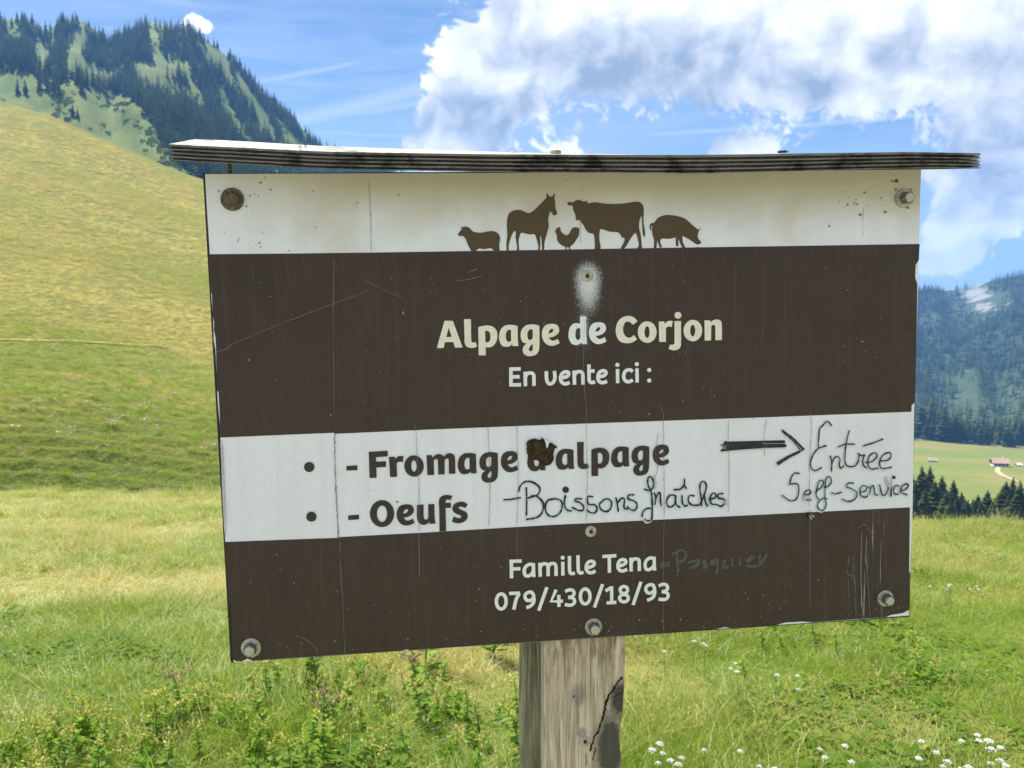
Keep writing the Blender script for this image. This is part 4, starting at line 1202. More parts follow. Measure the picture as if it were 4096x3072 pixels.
 ('crack', 0.00066, '38,-72c 45,-380 47,-646 33,-1292c'), ('crack', 0.00066, '936,-122c 941,-417 944,-849 943,-1285c'), ('crack', 0.00066, '881,-280c 842,-494 868,-683 813,-843c'), ('crack', 0.00066, '1710,-168c 1705,-449 1718,-721 1714,-1270c'), ('crack', 0.00066, '2166,-169c 2140,-358 2147,-604c'), ('crack', 0.00066, '2694,-97c 2714,-272 2705,-491 2698,-765 2693,-1253c'),
 ('crack', 0.00066, '3296,2236c 3304,1822c'), ('crack', 0.00066, '-3955,-162c -3954,-416 -3966,-927 -3973,-1237c'), ('crack', 0.00066, '5,2159c 6,1805c'), ('scratch', 0.00055, '-2748,-1356c -2755,-1778 -2745,-2045 -2751,-2690c'), ('scratch', 0.00055, '-2684,1749c -2723,1054 -2757,-134c'), ('scratch', 0.00055, '-3833,850c -3310,1059 -2813,1236 -2348,1400c'),
 ('scratch', 0.00055, '-2398,1526c -2310,1484 -2198,1432'), ('scratch', 0.00055, '-2179,1422c -2091,1375 -1968,1322'), ('scratch', 0.00055, '942,-1296c 930,-1724 932,-2626'), ('scratch', 0.00055, '37,1036c 19,465 49,-62'), ('scratch', 0.00055, '883,67c 926,-15 942,-122'), ('scratch', 0.00055, '2705,-1293c 2720,-2393'), ('scratch', 0.00055, '-1877,-1298c -1887,-1777'),
 ('scratch', 0.00055, '-769,-1303c -784,-1789'), ('scratch', 0.00055, '-1383,1496c -1256,1503 -1103,1541'), ('scratch', 0.00055, '-1254,1574c -1151,1622'), ('scratch', 0.00055, '3314,-1521c 3389,-1479 3473,-1574 3560,-1568'), ('scratch', 0.00055, '3199,-1853c 3191,-2080 3280,-2142 3306,-2602'), ('scratch', 0.00055, '3443,-2124c 3483,-2614'), ('scratch', 0.00055, '3563,-2217c 3584,-2650'),
 ('scratch', 0.00055, '-3273,-2395c -3174,-2445 -3077,-2532 -3045,-2626'), ('scratch', 0.00055, '-3814,835c -3951,789'), ('scratch', 0.00099, '3356,-1579c 3354,-2061 3389,-2608'), ('scratch', 0.00099, '3416,-1639c 3411,-1951')]
ANIMAL={'cow': '-138,2317 -118,2330 -76,2326 -42,2345 -4,2352 41,2334 71,2337 94,2342c 91,2314 178,2324 292,2308 430,2304 553,2314 646,2327 700,2308 726,2249 722,2107 740,1988 736,1928c 713,1973 706,2078 699,2167 675,2108 672,2033 690,1958 704,1813c 645,1809c 666,1846 651,1929 628,1982 581,1930 534,1856 503,1812c 456,1809c 504,1901 496,1939c 476,1924c 465,1954 427,1992 335,2001 243,2031 225,2009 '
        '219,1935 233,1823 225,1808c 164,1809c 168,1876 155,1973 105,1989 67,2026 45,2071 0,2131c -42,2131c -48,2190 -74,2257 -77,2291 -119,2291',
 'horse': '-367,2377c -366,2414 -355,2428c -341,2396 -302,2391 -280,2428c -271,2406 -279,2372 -270,2318 -271,2266 -252,2222 -260,2193 -295,2186 -309,2215 -332,2226c -351,2135 -346,2076 -369,1988 -395,1900 -403,1800c -427,1801c -428,1885 -435,1959 -445,1959 -444,1885 -453,1801c -472,1802c -467,1856 -485,1930 -505,1982 -562,1983 -649,2002 -668,1977 -684,1918 -679,1803c -707,1804c -703,1860 '
          '-716,1948 -712,2007 -727,2022 -758,1978 -793,1876 -796,1802c -818,1803c -819,1891 -808,1979 -810,2096 -801,2170 -775,2220 -722,2246 -662,2249 -603,2226 -565,2214 -512,2240 -436,2309 -382,2363',
 'pig': '846,2094 885,2143 955,2172 1033,2175 1126,2159 1205,2129 1275,2071 1330,2025 1354,2010c 1385,2032c 1354,1979 1349,1919 1388,1866 1361,1847 1330,1847 1267,1890 1212,1921 1168,1944c 1173,1876 1201,1813c 1165,1813c 1141,1862 1123,1907 1123,1832c 1094,1832c 1091,1926c 1016,1912 926,1913 915,1865 938,1820c 907,1817c 888,1866 879,1896 868,1813c 838,1814c 842,1896 826,1957 817,2031 827,2058 '
        '807,2047 811,1994c 791,2039 802,2079 827,2091',
 'rooster': '-278,2009c -262,2042 -236,2057 -214,2052 -217,2023 -184,1985 -147,1967 -116,1992 -92,2036 -54,2055 -4,2042c -10,1968 -41,1917 -80,1865 -111,1843 -104,1806c -123,1806c -129,1836 -153,1834 -145,1807c -169,1807c -164,1837 -217,1867 -254,1912 -260,1972',
 'sheep': '-1349,1989 -1318,2037 -1303,2049c -1318,2071c -1291,2073 -1261,2076 -1225,2065 -1196,2036 -1174,2018 -1093,2009 -1010,2023 -951,2022 -907,1995 -888,1951 -898,1877 -896,1801c -953,1802c -993,1839 -1060,1831 -1119,1837 -1146,1823 -1153,1802c -1202,1803c -1240,1875 -1265,1942 -1294,1976 -1320,1974'}
POLY={'brown_low': '-3994,-1291c -3318,-1301c -2770,-1311c -2759,-1303c -1809,-1303c -391,-1292c 1676,-1299c 3966,-1305c 3977,-2096c 3990,-2115c 3990,-2576c 3907,-2608c 3747,-2623c 3699,-2645c 2765,-2648c 2639,-2630c 2421,-2628c 2312,-2652c 1742,-2650c 1680,-2634c 1558,-2653c 471,-2653c -1283,-2657c -2022,-2658c -2064,-2644c -2106,-2658c -2970,-2656c -3762,-2657c -3815,-2627c -3884,-2657c '
              '-3951,-2646c -3975,-2604c -3970,-2403c -3961,-2075c -3978,-1890c -3988,-1578c',
 'brown_top': '-3983,1823c -3041,1816c -2251,1813c -615,1812c 1084,1813c 2852,1811c 4004,1811c 4000,1627c 3961,1570c 3959,1425c 3988,1352c 3997,579c 3993,284c 3992,-43c 3955,-77c 3954,-151c 1971,-148c -370,-138c -1773,-139c -2755,-145c -2765,-133c -3396,-135c -3971,-137c -3965,162c -3965,352c -3977,379c -3976,487c -3964,863c -3964,943c -3976,1023c -3969,1103c -3980,1177c -3976,1400c -3982,1416c '
              '-3980,1553c -3987,1658c',
 'burn': '-641,-318c -623,-304c -595,-292c -568,-286c -540,-285c -513,-299c -480,-301c -475,-285c -469,-268c -461,-282c -442,-302c -431,-319c -426,-347c -422,-375c -422,-402c -411,-408c -400,-386c -391,-359c -377,-336c -355,-344c -323,-368c -306,-379c -292,-405c -310,-402c -323,-406c -333,-439c -341,-482c -336,-516c -341,-540c -359,-570c -376,-589c -401,-596c -431,-602c -453,-590c -480,-575c '
         '-507,-547c -534,-529c -561,-530c -589,-527c -610,-515c -626,-487c -635,-459c -646,-442c -641,-417c -648,-392c -640,-371c -647,-349c',
 'burn_fleck': '-440,-309c -420,-316c -404,-306c -390,-307c -394,-343c -397,-365c -411,-400c -422,-385c -425,-347c',
 'laminate': '-3978,2655c -322,2649c 3996,2659c 3999,1742c 3998,872c 3999,638c 3991,-132c 4001,-1306c 3994,-2140c 3991,-2645c 3238,-2652c 1680,-2652c 174,-2656c -1569,-2661c -2970,-2659c -3965,-2660c -3956,-2233c -3954,-2005c -3975,-1947c -3977,-1523c -3986,-1102c -3988,-990c -3985,-686c -3978,-410c -3969,0c -3978,217c -3977,379c -3972,809c -3984,917c -3978,1129c -3984,1394c -3979,1658c '
             '-3975,1867c -3978,2232c',
 'margin_left': '-3972,-246c -3953,-233c -3954,-357c -3962,-1098c -3984,-1102c -3980,-686c',
 'peel1': '2620,-1088c 2655,-1093c 2656,-1166c 2619,-1170c',
 'peel2': '1664,-1095c 1697,-1091c 1696,-1168c 1661,-1155c',
 'peel3': '3627,-944c 3655,-907c 3675,-980c 3710,-1004c 3719,-882c 3727,-960c 3712,-1072c 3664,-1025c',
 'peel4': '817,-759c 835,-785c 854,-860c 847,-935c 822,-927c 829,-847c'}

# ------------------------------------------------------------------ the sign
BO = Vector((0.07929218, 0.98200716, 1.48303518))
BU = Vector((0.99295396, 0.11619283, 0.02327372))
BV = Vector((-0.02164971, -0.01521952, 0.99964977))
BN = BU.cross(BV)
BFR = Matrix(((BU.x, BV.x, BN.x, BO.x), (BU.y, BV.y, BN.y, BO.y), (BU.z, BV.z, BN.z, BO.z), (0, 0, 0, 1)))   # board frame: u right, v up, n to the viewer
HW, HH = 0.400, 0.2663


def bp(u, v, n):
    return BO + BU * u + BV * v + BN * n


def dec(s):
    out = []
    for tok in s.split():
        cflag = tok.endswith('c')
        a_, b_ = tok.rstrip('c').split(',')
        out.append((int(a_) * 1e-4, int(b_) * 1e-4, cflag))
    return out


def smooth_path(P, closed, step):
    n = len(P)
    Q = [Vector((p[0], p[1])) for p in P]
    out = []
    segs = n if closed else n - 1
    for i in range(segs):
        p0, p1 = Q[i], Q[(i + 1) % n]
        c0 = P[i][2] or (not closed and i == 0)
        c1 = P[(i + 1) % n][2] or (not closed and i == n - 2)
        out.append(p0)
        if c0 and c1:
            continue
        m0 = (p1 - p0) if c0 else (p1 - Q[i - 1]) * .5
        m1 = (p1 - p0) if c1 else (Q[(i + 2) % n] - p0) * .5
        k = max(2, min(8, int((p1 - p0).length / step)))
        for j in range(1, k):
            f = j / k
            out.append(p0 * (2 * f ** 3 - 3 * f ** 2 + 1) + m0 * (f ** 3 - 2 * f ** 2 + f) + p1 * (-2 * f ** 3 + 3 * f ** 2) + m1 * (f ** 3 - f ** 2))
    if not closed:
        out.append(Q[-1])
    return out


class Print:
    """flat printed or painted shapes in board coordinates"""
    def __init__(self, n0):
        self.V, self.F, self.n = [], [], n0

    def fill(self, contours):
        loops = [[Vector((p.x, p.y, 0)) for p in c] for c in contours]
        flat = [p for l in loops for p in l]
        k = len(self.V)
        self.V += [(p.x, p.y, self.n) for p in flat]
        for t_ in tessellate_polygon(loops):
            a_, b_, c_ = (flat[i] for i in t_)
            cr = (b_ - a_).cross(c_ - a_).z
            t_ = tuple(t_) if cr > 0 else tuple(t_)[::-1]
            self.F.append(tuple(k + i for i in t_))

    def ribbon(self, P, width, caps=False, jitter=0.0):
        n = len(P)
        k = len(self.V)
        L = 0
        for i, p in enumerate(P):
            a_ = P[max(i - 1, 0)]; b_ = P[min(i + 1, n - 1)]
            d = b_ - a_
            if d.length < 1e-9:
                d = Vector((1, 0))
            d.normalize()
            nn = Vector((-d.y, d.x))
            wd = width * .5 * (1 + jitter * .5 * (random.random() * 2 - 1) + jitter * 1.6 * float(vnoise(i * .33 + self.n * 1e5, 3.7)))
            zz = self.n + 0.00012 * i / max(1, n - 1)
            self.V += [(p.x + nn.x * wd, p.y + nn.y * wd, zz), (p.x - nn.x * wd, p.y - nn.y * wd, zz)]
            if i:
                q = k + 2 * i
                self.F.append((q - 2, q - 1, q + 1, q))
        if caps:
            for end, p in ((0, P[0]), (1, P[-1])):
                k2 = len(self.V)
                zz = self.n - 0.00003 + (0.00012 if end else 0) + (0.00006 if end else 0)
                for s in range(8):
                    a_ = 6.283 * s / 8
                    self.V.append((p.x + width * .5 * math.cos(a_), p.y + width * .5 * math.sin(a_), zz))
                self.F.append(tuple(range(k2, k2 + 8)))
        self.n += 0.00002

    def build(self, name, mt, parent):
        return obj(name, mesh(name, self.V, self.F, mt), parent)


# --- sign materials
def m_laminate():
    m, t = mat('white_laminate')
    o = t.n('ShaderNodeTexCoord').outputs['Object']
    sp = t.n('ShaderNodeSeparateXYZ', {0: o})
    streak = t.noise(t.scale3(o, (60, 2.5, 1)), 1.0, 4, 0.6)
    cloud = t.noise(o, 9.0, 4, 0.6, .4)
    spk = t.noise(o, 900, 2, 0.5)
    spk_m = t.noise(o, 14, 3, 0.6)
    c = t.mix(t.mapr(streak, .35, .75, 0, .8), (.86, .855, .925), (.77, .77, .84))
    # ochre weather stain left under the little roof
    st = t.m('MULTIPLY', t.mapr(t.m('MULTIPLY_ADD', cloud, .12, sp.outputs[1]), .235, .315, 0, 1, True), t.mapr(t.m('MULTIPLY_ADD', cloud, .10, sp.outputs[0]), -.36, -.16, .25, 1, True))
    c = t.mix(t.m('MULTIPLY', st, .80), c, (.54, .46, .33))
    c = t.mix(t.m('MULTIPLY', t.mapr(spk, .62, .70), t.mapr(spk_m, .40, .62, .2, .8)), c, (.36, .35, .34))
    c = t.mix(t.mapr(cloud, .55, .8, 0, .25), c, (.60, .58, .54))
    return finish(m, t, pbsdf(t, c, .45, 0, .4))


def m_brown():
    m, t = mat('brown_print')
    o = t.n('ShaderNodeTexCoord').outputs['Object']
    sp = t.n('ShaderNodeSeparateXYZ', {0: o})
    streak = t.noise(t.scale3(o, (150, 5, 1)), 1.0, 5, 0.65)
    cloud = t.noise(o, 7.0, 4, 0.6)
    c = t.mix(t.mapr(cloud, .3, .7), (.036, .021, .016), (.058, .036, .028))
    c = t.mix(t.mapr(streak, .52, .84, 0, .24), c, (.13, .115, .10))
    fl = t.noise(o, 420, 2, .5)
    c = t.mix(t.m('MULTIPLY', t.mapr(fl, .735, .76), .7), c, (.5, .5, .5))
    # white bloom washed down from the upper screw
    du = t.m('MULTIPLY', t.m('SUBTRACT', sp.outputs[0], .0085), 1 / .0165)
    dv = t.m('SUBTRACT', sp.outputs[1], .1485)
    dv = t.m('MULTIPLY', dv, t.m('ADD', t.m('MULTIPLY', t.m('GREATER_THAN', dv, 0), 1 / .020), t.m('MULTIPLY', t.m('LESS_THAN', dv, 0), 1 / .042)))
    bl = t.m('EXPONENT', t.m('MULTIPLY', t.m('MULTIPLY_ADD', du, du, t.m('MULTIPLY', dv, dv)), -1))
    du2 = t.m('MULTIPLY', t.m('SUBTRACT', sp.outputs[0], .004), 1 / .011)
    dv2 = t.m('MULTIPLY', t.m('SUBTRACT', sp.outputs[1], .098), 1 / .042)
    bl2 = t.m('MULTIPLY', t.m('EXPONENT', t.m('MULTIPLY', t.m('MULTIPLY_ADD', du2, du2, t.m('MULTIPLY', dv2, dv2)), -1)), .5)
    bl = t.m('MAXIMUM', bl, bl2)
    gr = t.noise(o, 700, 3, .75)
    f = t.mapr(t.m('MULTIPLY_ADD', bl, .62, t.m('MULTIPLY', gr, .75)), .60, .92, 0, 1)
    f = t.m('MULTIPLY', f, t.mapr(bl, .04, .3, 0, 1))
    # scuffed streaks near the lower right bolt
    sc = t.m('MULTIPLY', t.mapr(sp.outputs[0], .315, .335, 0, 1), t.m('MULTIPLY', t.mapr(sp.outputs[0], .355, .372, 1, 0), t.mapr(sp.outputs[1], -.13, -.16, 0, 1)))
    st2 = t.noise(t.scale3(o, (420, 11, 1)), 1.0, 5, .7)
    f = t.m('MAXIMUM', f, t.m('MULTIPLY', t.mapr(st2, .58, .68), sc))
    c = t.mix(f, c, (.66, .67, .69))
    return finish(m, t, pbsdf(t, c, t.mapr(cloud, .3, .7, .38, .6), 0, .35))


def m_paint(name, a, b, rough=.5):
    m, t = mat(name)
    o = t.n('ShaderNodeTexCoord').outputs['Object']
    c = t.mix(t.mapr(t.noise(o, 160, 4, .7), .35, .7), a, b)
    return finish(m, t, pbsdf(t, c, rough, 0, .4))


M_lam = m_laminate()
M_brown = m_brown()
M_ink_brown = m_paint('brown_lettering', (.028, .019, .015), (.042, .030, .024))
M_animal = m_paint('silhouette_brown', (.072, .043, .018), (.095, .060, .028))
M_cream = m_paint('cream_lettering', (.80, .73, .60), (.92, .86, .74))
M_white = m_paint('white_lettering', (.80, .81, .82), (.90, .90, .91))
M_ink = m_paint('marker_ink', (.008, .008, .012), (.03, .028, .035))
M_halo = m_paint('faded_marker', (.55, .66, .70), (.70, .77, .80))
M_chalk = m_paint('faint_grey_marker', (.080, .075, .073), (.125, .122, .122), .8)
M_core = m_paint('black_core', (.015, .013, .012), (.035, .028, .022), .7)
M_crack = simple('crack_dark', (.20, .19, .18), .9)
M_scr = simple('scratch_white', (.30, .29, .28), .8)
M_burn = m_paint('charred_brown', (.008, .005, .002), (.075, .042, .012), .85)
M_peel = m_paint('peeled_grey', (.42, .44, .47), (.60, .61, .63))
M_spot = simple('rusty_spatter', (.16, .075, .03), .8)


def m_metal(name, base, rust, amount, rough):
    m, t = mat(name)
    o = t.n('ShaderNodeTexCoord').outputs['Object']
    nz = t.noise(o, 240, 5, .7)
    f = t.mapr(nz, .62 - amount, .72 - amount * .6)
    c = t.mix(f, base, rust)
    p = t.n('ShaderNodeBsdfPrincipled', {'Base Color': c, 'Roughness': t.mapr(nz, .3, .7, rough, rough + .25), 'Metallic': t.mapr(f, 0, 1, .85, .15)})
    return finish(m, t, p.outputs[0])


M_zinc = m_metal('dull_zinc', (.56, .53, .46), (.30, .26, .18), .12, .5)
M_rust = m_metal('rusty_zinc', (.22, .21, .18), (.10, .055, .025), .22, .6)
M_steel = m_metal('blue_grey_steel', (.20, .22, .25), (.12, .11, .10), .10, .40)
M_recess = simple('dark_recess', (.03, .03, .035), .5, .6)

# --- the whole sign stands on one base point
zg = float(h_meadow(np.array([4.6]), np.array([0.99]))[0])
SB = Vector((0.085, 1.035, zg))
sign = empty('signpost', SB)
tag(sign, 'brown and white farm signboard with small plywood roof on a wooden post', 'sign')
INV = Matrix.Translation(-SB)

V, F = quadbox(-HW, HW, -HH, HH, -0.0100, -0.0004)
board = obj('board', mesh('board', V, F, M_core), sign, mw=INV @ BFR)
board['label'] = 'brown and white printed panel with dark chipped edges'


def flat(name, key, n0, mt, label=None):
    p = Print(n0)
    p.fill([[Vector((q[0], q[1])) for q in dec(POLY[key])]])
    o_ = p.build(name, mt, board)
    if label:
        o_['label'] = label
    return o_


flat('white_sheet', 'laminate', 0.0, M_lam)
flat('brown_band', 'brown_top', 0.0003, M_brown)
flat('brown_band', 'brown_low', 0.0003, M_brown)
flat('burn_hole', 'burn', 0.0022, M_burn, 'ragged dark brown torn patch over the lettering')
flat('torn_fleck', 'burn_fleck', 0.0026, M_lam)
for kname in ('peel1', 'peel2', 'peel3', 'peel4', 'margin_left'):
    flat('peeled_patch', kname, 0.0018, M_peel)

for kname, s in ANIMAL.items():
    p = Print(0.0005)
    p.fill([smooth_path(dec(s), True, .0012)])
    p.build(kname + '_silhouette', M_animal, board)

LETTER = {'title': ('title_lettering', M_cream, 'cream bold line reading Alpage de Corjon'), 'sale': ('sale_lettering', M_white, 'white line reading En vente ici'), 'prod': ('product_lettering', M_ink_brown, 'brown bold lines reading Fromage alpage and Oeufs'),
          'family': ('family_lettering', M_white, 'white lines with family name and telephone number'), 'drinks': ('marker_writing', M_ink, 'black handwriting reading Boissons fraiches'), 'entry': ('marker_writing', M_ink, 'black arrow and handwriting reading Entree Self-service'),
          'faded': ('faded_writing', M_chalk, 'faint grey handwriting after the family name')}
LETTER['title2'] = ('title_lettering', M_cream, 'cream bold word Corjon ending the title')
LETTER['title'] = ('title_lettering', M_cream, 'cream bold word Alpage starting the title')
LETTER['eggs'] = ('product_lettering', M_ink_brown, 'brown bold word Oeufs')
LETTER['prod'] = ('product_lettering', M_ink_brown, 'brown bold line Fromage d alpage')
prints = {k_: Print(0.0008) for k_ in LETTER}
white_d = Print(0.0008)
for (line, ch, u0, v0, sc) in INS:
    cont = [[(q[0] * sc + u0, q[1] * sc + v0, q[2]) for q in dec(s)] for s in GLYPH[ch]]
    if ch in ('dot', '-'):
        pr = Print(0.0008)
        pr.fill([smooth_path(c_, True, .0012) for c_ in cont])
        pr.build('bullet_dot' if ch == 'dot' else 'dash', M_ink_brown, board)
        continue
    tgt = prints[line]
    if line == 'title' and (ch == 'd' or (ch == 'e' and u0 > 0.0)):
        tgt = white_d
    elif line == 'title' and u0 > .02:
        tgt = prints['title2']
    elif line == 'prod' and v0 < -.095:
        tgt = prints['eggs']
    tgt.fill([smooth_path(c_, True, .0012) for c_ in cont])
    tgt.n += 0.00002
crack_i = 0
scr = Print(0.0014)
halos = {'drinks': Print(0.00030), 'entry': Print(0.00030)}
for (grp_, wd, s) in STROKE:
    P = smooth_path(dec(s), False, .0012)
    if grp_ == 'crack':
        pr = Print(0.0014)
        # a little zigzag
        Q = []
        for i in range(len(P) - 1):
            for j in range(5):
                q = P[i].lerp(P[i + 1], j / 5)
                Q.append(Vector((q.x + random.gauss(0, .00035), q.y)))
        pr.ribbon(Q, wd * .7, False, .7)
        pr.build('crack', M_crack, board)
    elif grp_ == 'scratch':
        scr.ribbon(P, wd * .55, False, .7)
    else:
        hand = grp_ in ('drinks', 'entry', 'faded')
        prints[grp_].ribbon(P, wd * (1.2 if hand else 1), hand, .42 if hand else 0)
        if grp_ in ('drinks', 'entry'):
            halos[grp_].ribbon([q + Vector((-.0006, -.0012)) for q in P], wd * 2.1, True, .25)
for k_, (nm, mt, lb) in LETTER.items():
    o_ = prints[k_].build(nm, mt, board)
    o_['label'] = lb
white_d.build('title_lettering', M_white, board)['label'] = 'whiter washed letters reading de in the title'
for h_ in halos.values():
    h_.build('marker_halo', M_halo, board)
# wear: flecks, chips and spatter
for i in range(220):
    u_ = random.uniform(-.39, .39); v_ = random.choice((random.uniform(-.26, -.16), random.uniform(-.03, .17)))
    if random.random() < .42:
        v_ = -.263 + abs(random.gauss(0, .010)); u_ = random.uniform(-.38, .38)
    rr = abs(random.gauss(0, .00038)) + .00015
    k0 = len(scr.V)
    for s in range(5):
        scr.V.append((u_ + rr * random.uniform(.6, 1.3) * math.cos(s * 1.257), v_ + rr * random.uniform(.6, 1.8) * math.sin(s * 1.257), .0012 + i * 2e-6))
    scr.F.append(tuple(range(k0, k0 + 5)))
o_ = scr.build('scratches', M_scr, board); o_['kind'] = 'stuff'
spat = Print(0.0012)
spots = [(3272, 1198), (3262, 1193)]
for i in range(95):
    q = random.random()
    if q < .35:
        u_, v_, rr = random.uniform(.30, .39), random.uniform(.215, .262), abs(random.gauss(0, .0006)) + .0003
    elif q < .55:
        u_, v_, rr = random.uniform(-.385, -.33), random.uniform(.17, .262), abs(random.gauss(0, .0005)) + .0003
    elif q < .85:
        u_, v_, rr = random.uniform(-.38, .38), random.uniform(.175, .262), abs(random.gauss(0, .00035)) + .0002
    else:
        u_, v_, rr = random.uniform(-.38, -.20), random.uniform(-.13, -.04), abs(random.gauss(0, .00035)) + .0002
    k0 = len(spat.V)
    for s in range(7):
        spat.V.append((u_ + rr * math.cos(s * .8976), v_ + rr * math.sin(s * .8976), .0010 + i * 2e-6))
    spat.F.append(tuple(range(k0, k0 + 7)))
o_ = spat.build('rust_spatter', M_spot, board); o_['kind'] = 'stuff'


# --- bolts and screws
def lathe(prof, n, flat_hex=False):
    V, F = [], []
    for (r_, z_) in prof:
        for k in range(n):
            a_ = 2 * math.pi * k / n
            V.append((r_ * math.cos(a_), r_ * math.sin(a_), z_))
    for i in range(len(prof) - 1):
        for k in range(n):
            F.append((i * n + k, i * n + (k + 1) % n, (i + 1) * n + (k + 1) % n, (i + 1) * n + k))
    F.append(tuple(range((len(prof) - 1) * n, len(prof) * n)))
    return V, F


def bolt(u_, v_, dw, dh, hh_, mt, label, twist):
    b_ = empty('bolt', (0, 0, 0))
    b_.parent = sign
    b_.matrix_local = INV @ BFR @ Matrix.Translation((u_, v_, .0006)) @ Matrix.Rotation(twist, 4, 'Z')
    b_['label'] = label
    V, F = lathe([(dw / 2, 0), (dw / 2, .0013), (dw / 2 - .0004, .0018), (dh * .35, .0019)], 28)
    obj('washer', mesh('washer', V, F, mt), b_)
    V, F = lathe([(dh * .62, .0019), (dh * .62, .0030), (dh * .577, .0031)], 24)
    obj('flange', mesh('flange', V, F, mt), b_)
    V, F = lathe([(dh * .577, .0031), (dh * .577, hh_ - .0012), (dh * .50, hh_)], 6)
    obj('hex_head', mesh('hex_head', V, F, mt if mt is M_rust else M_steel), b_)
    V, F = lathe([(dh * .43, hh_ + .00005), (dh * .42, hh_ + .0005), (dh * .30, hh_ + .0007)], 20)
    obj('head_face', mesh('head_face', V, F, mt), b_)


bolt(-.37119, .23898, .0240, .0130, .0085, M_rust, 'rusty brown bolt with washer in the top left corner', .3)
bolt(.37932, .23322, .0212, .0125, .0125, M_zinc, 'bluish zinc bolt with washer in the top right corner', .1)
bolt(-.37678, -.25008, .0218, .0125, .0115, M_zinc, 'zinc bolt with washer in the bottom left corner', .5)
bolt(.36733, -.24042, .0198, .0120, .0115, M_zinc, 'zinc bolt with washer in the bottom right corner', .2)
bolt(.00960, -.25202, .0202, .0125, .0115, M_zinc, 'zinc bolt with washer at the bottom centre', .8)


def screw(fr, d, label):
    s_ = empty('screw', (0, 0, 0))
    s_.parent = sign
    s_.matrix_local = fr
    s_['label'] = label
    V, F = lathe([(d / 2, 0), (d / 2, .0006), (d * .46, .0011), (d * .25, .0014)], 24)
    obj('screw_head', mesh('screw_head', V, F, M_zinc), s_)
    V = []
    for k in range(12):
        r_ = d * (.24 if k % 2 == 0 else .15)
        V.append((r_ * math.cos(k * math.pi / 6), r_ * math.sin(k * math.pi / 6), .0016))
    obj('star_recess', mesh('star_recess', V, [tuple(range(12))], M_recess), s_)


screw(INV @ BFR @ Matrix.Translation((.00751, .15171, .0006)), .0132, 'star-drive screw in the upper brown band ringed by white bloom')
screw(INV @ BFR @ Matrix.Translation((.00808, -.13899, .0006)), .0132, 'star-drive screw under the handwritten line')

# --- post: front plank and rear post, both upright
yaw = math.atan2(BU.y, BU.x)
UH = Vector((math.cos(yaw), math.sin(yaw), 0)); NH = Vector((math.sin(yaw), -math.cos(yaw), 0)); ZH = Vector((0, 0, 1))
PO = bp(0, 0, -.012)
PFR = Matrix(((UH.x, 0, NH.x, PO.x), (UH.y, 0, NH.y, PO.y), (0, 1, 0, 0), (0, 0, 0, 1)))       # across, up (world height), out


def plane_coord(u_, v_, n_):
    q = bp(u_, v_, n_) - PO
    return q.dot(UH), bp(u_, v_, n_).z


def m_wood(name, light, dark, grain, knots, stain_top):
    m, t = mat(name)
    o = t.n('ShaderNodeTexCoord').outputs['Object']
    sp = t.n('ShaderNodeSeparateXYZ', {0: o})
    wv = t.noise(t.scale3(o, (14, 2.2, 14)), 1.0, 3, .5)
    gx = t.m('MULTIPLY_ADD', wv, .05, sp.outputs[0])
    gv = t.n('ShaderNodeCombineXYZ', {0: t.m('MULTIPLY', gx, 1.0), 1: t.m('MULTIPLY', sp.outputs[1], .035), 2: sp.outputs[2]}).outputs[0]
    g1 = t.noise(gv, grain, 5, .65)
    g2 = t.noise(t.scale3(o, (500, 14, 500)), 1.0, 4, .7)
    c = t.mix(t.mapr(g1, .42, .57), dark, light)
    fib = t.noise(t.scale3(o, (380, 6, 380)), 1.0, 5, .7)
    c = t.mix(t.mapr(fib, .54, .64, 0, .55), c, tuple(v * .45 for v in dark))
    c = t.mix(t.mapr(g2, .52, .68, 0, .8), c, tuple(v * .4 for v in dark))
    big = t.noise(o, 16, 4, .6)
    c = t.mix(t.mapr(big, .55, .8, 0, .5), c, tuple(v * .6 for v in dark))
    for (kx, kz, rx, rz, kc, am) in knots:
        a_ = t.m('MULTIPLY', t.m('SUBTRACT', sp.outputs[0], kx), 1 / rx)
        b_ = t.m('MULTIPLY', t.m('SUBTRACT', sp.outputs[1], kz), 1 / rz)
        ks = t.m('EXPONENT', t.m('MULTIPLY', t.m('MULTIPLY_ADD', a_, a_, t.m('MULTIPLY', b_, b_)), -1))
        ks = t.mapr(t.m('MULTIPLY_ADD', ks, .8, t.m('MULTIPLY', t.noise(o, 130, 5, .7), .5)), .50, .85)
        c = t.mix(t.m('MULTIPLY', ks, am), c, kc)
    if stain_top:
        f = t.m('MULTIPLY', t.mapr(sp.outputs[1], stain_top - .09, stain_top), t.mapr(t.noise(t.scale3(o, (120, 22, 120)), 1.0, 4, .7), .44, .62))
        c = t.mix(t.m('MULTIPLY', f, .75), c, (.14, .085, .05))
    h = t.m('ADD', t.m('MULTIPLY', g2, -.6), g1)
    return finish(m, t, pbsdf(t, c, .85, 0, .2, h, .7, .0012))


zb_ = plane_coord(.01, -.2740, -.012)[1]
aL, _ = plane_coord(-.0476, -.2747, -.012)
aR, _ = plane_coord(.0489, -.2729, -.012)
_, zk = plane_coord(0, -.40, -.012)
M_plank = m_wood('weathered_plank', (.72, .60, .46), (.48, .38, .28), 150, [(aR - .016, zk - .005, .020, .055, (.075, .068, .06), .95), (aR - .004, zk + .055, .016, .026, (.06, .055, .05), .95), (aL + .042, zk + .062, .012, .016, (.18, .17, .16), .6), (aL + .046, zk + .016, .008, .008, (.20, .19, .19), .6)], zb_ + .004)
M_rear = m_wood('grey_green_post', (.36, .35, .25), (.17, .16, .115), 170, [(aL - .004, zk - .04, .006, .06, (.25, .15, .06), .4)], 0)


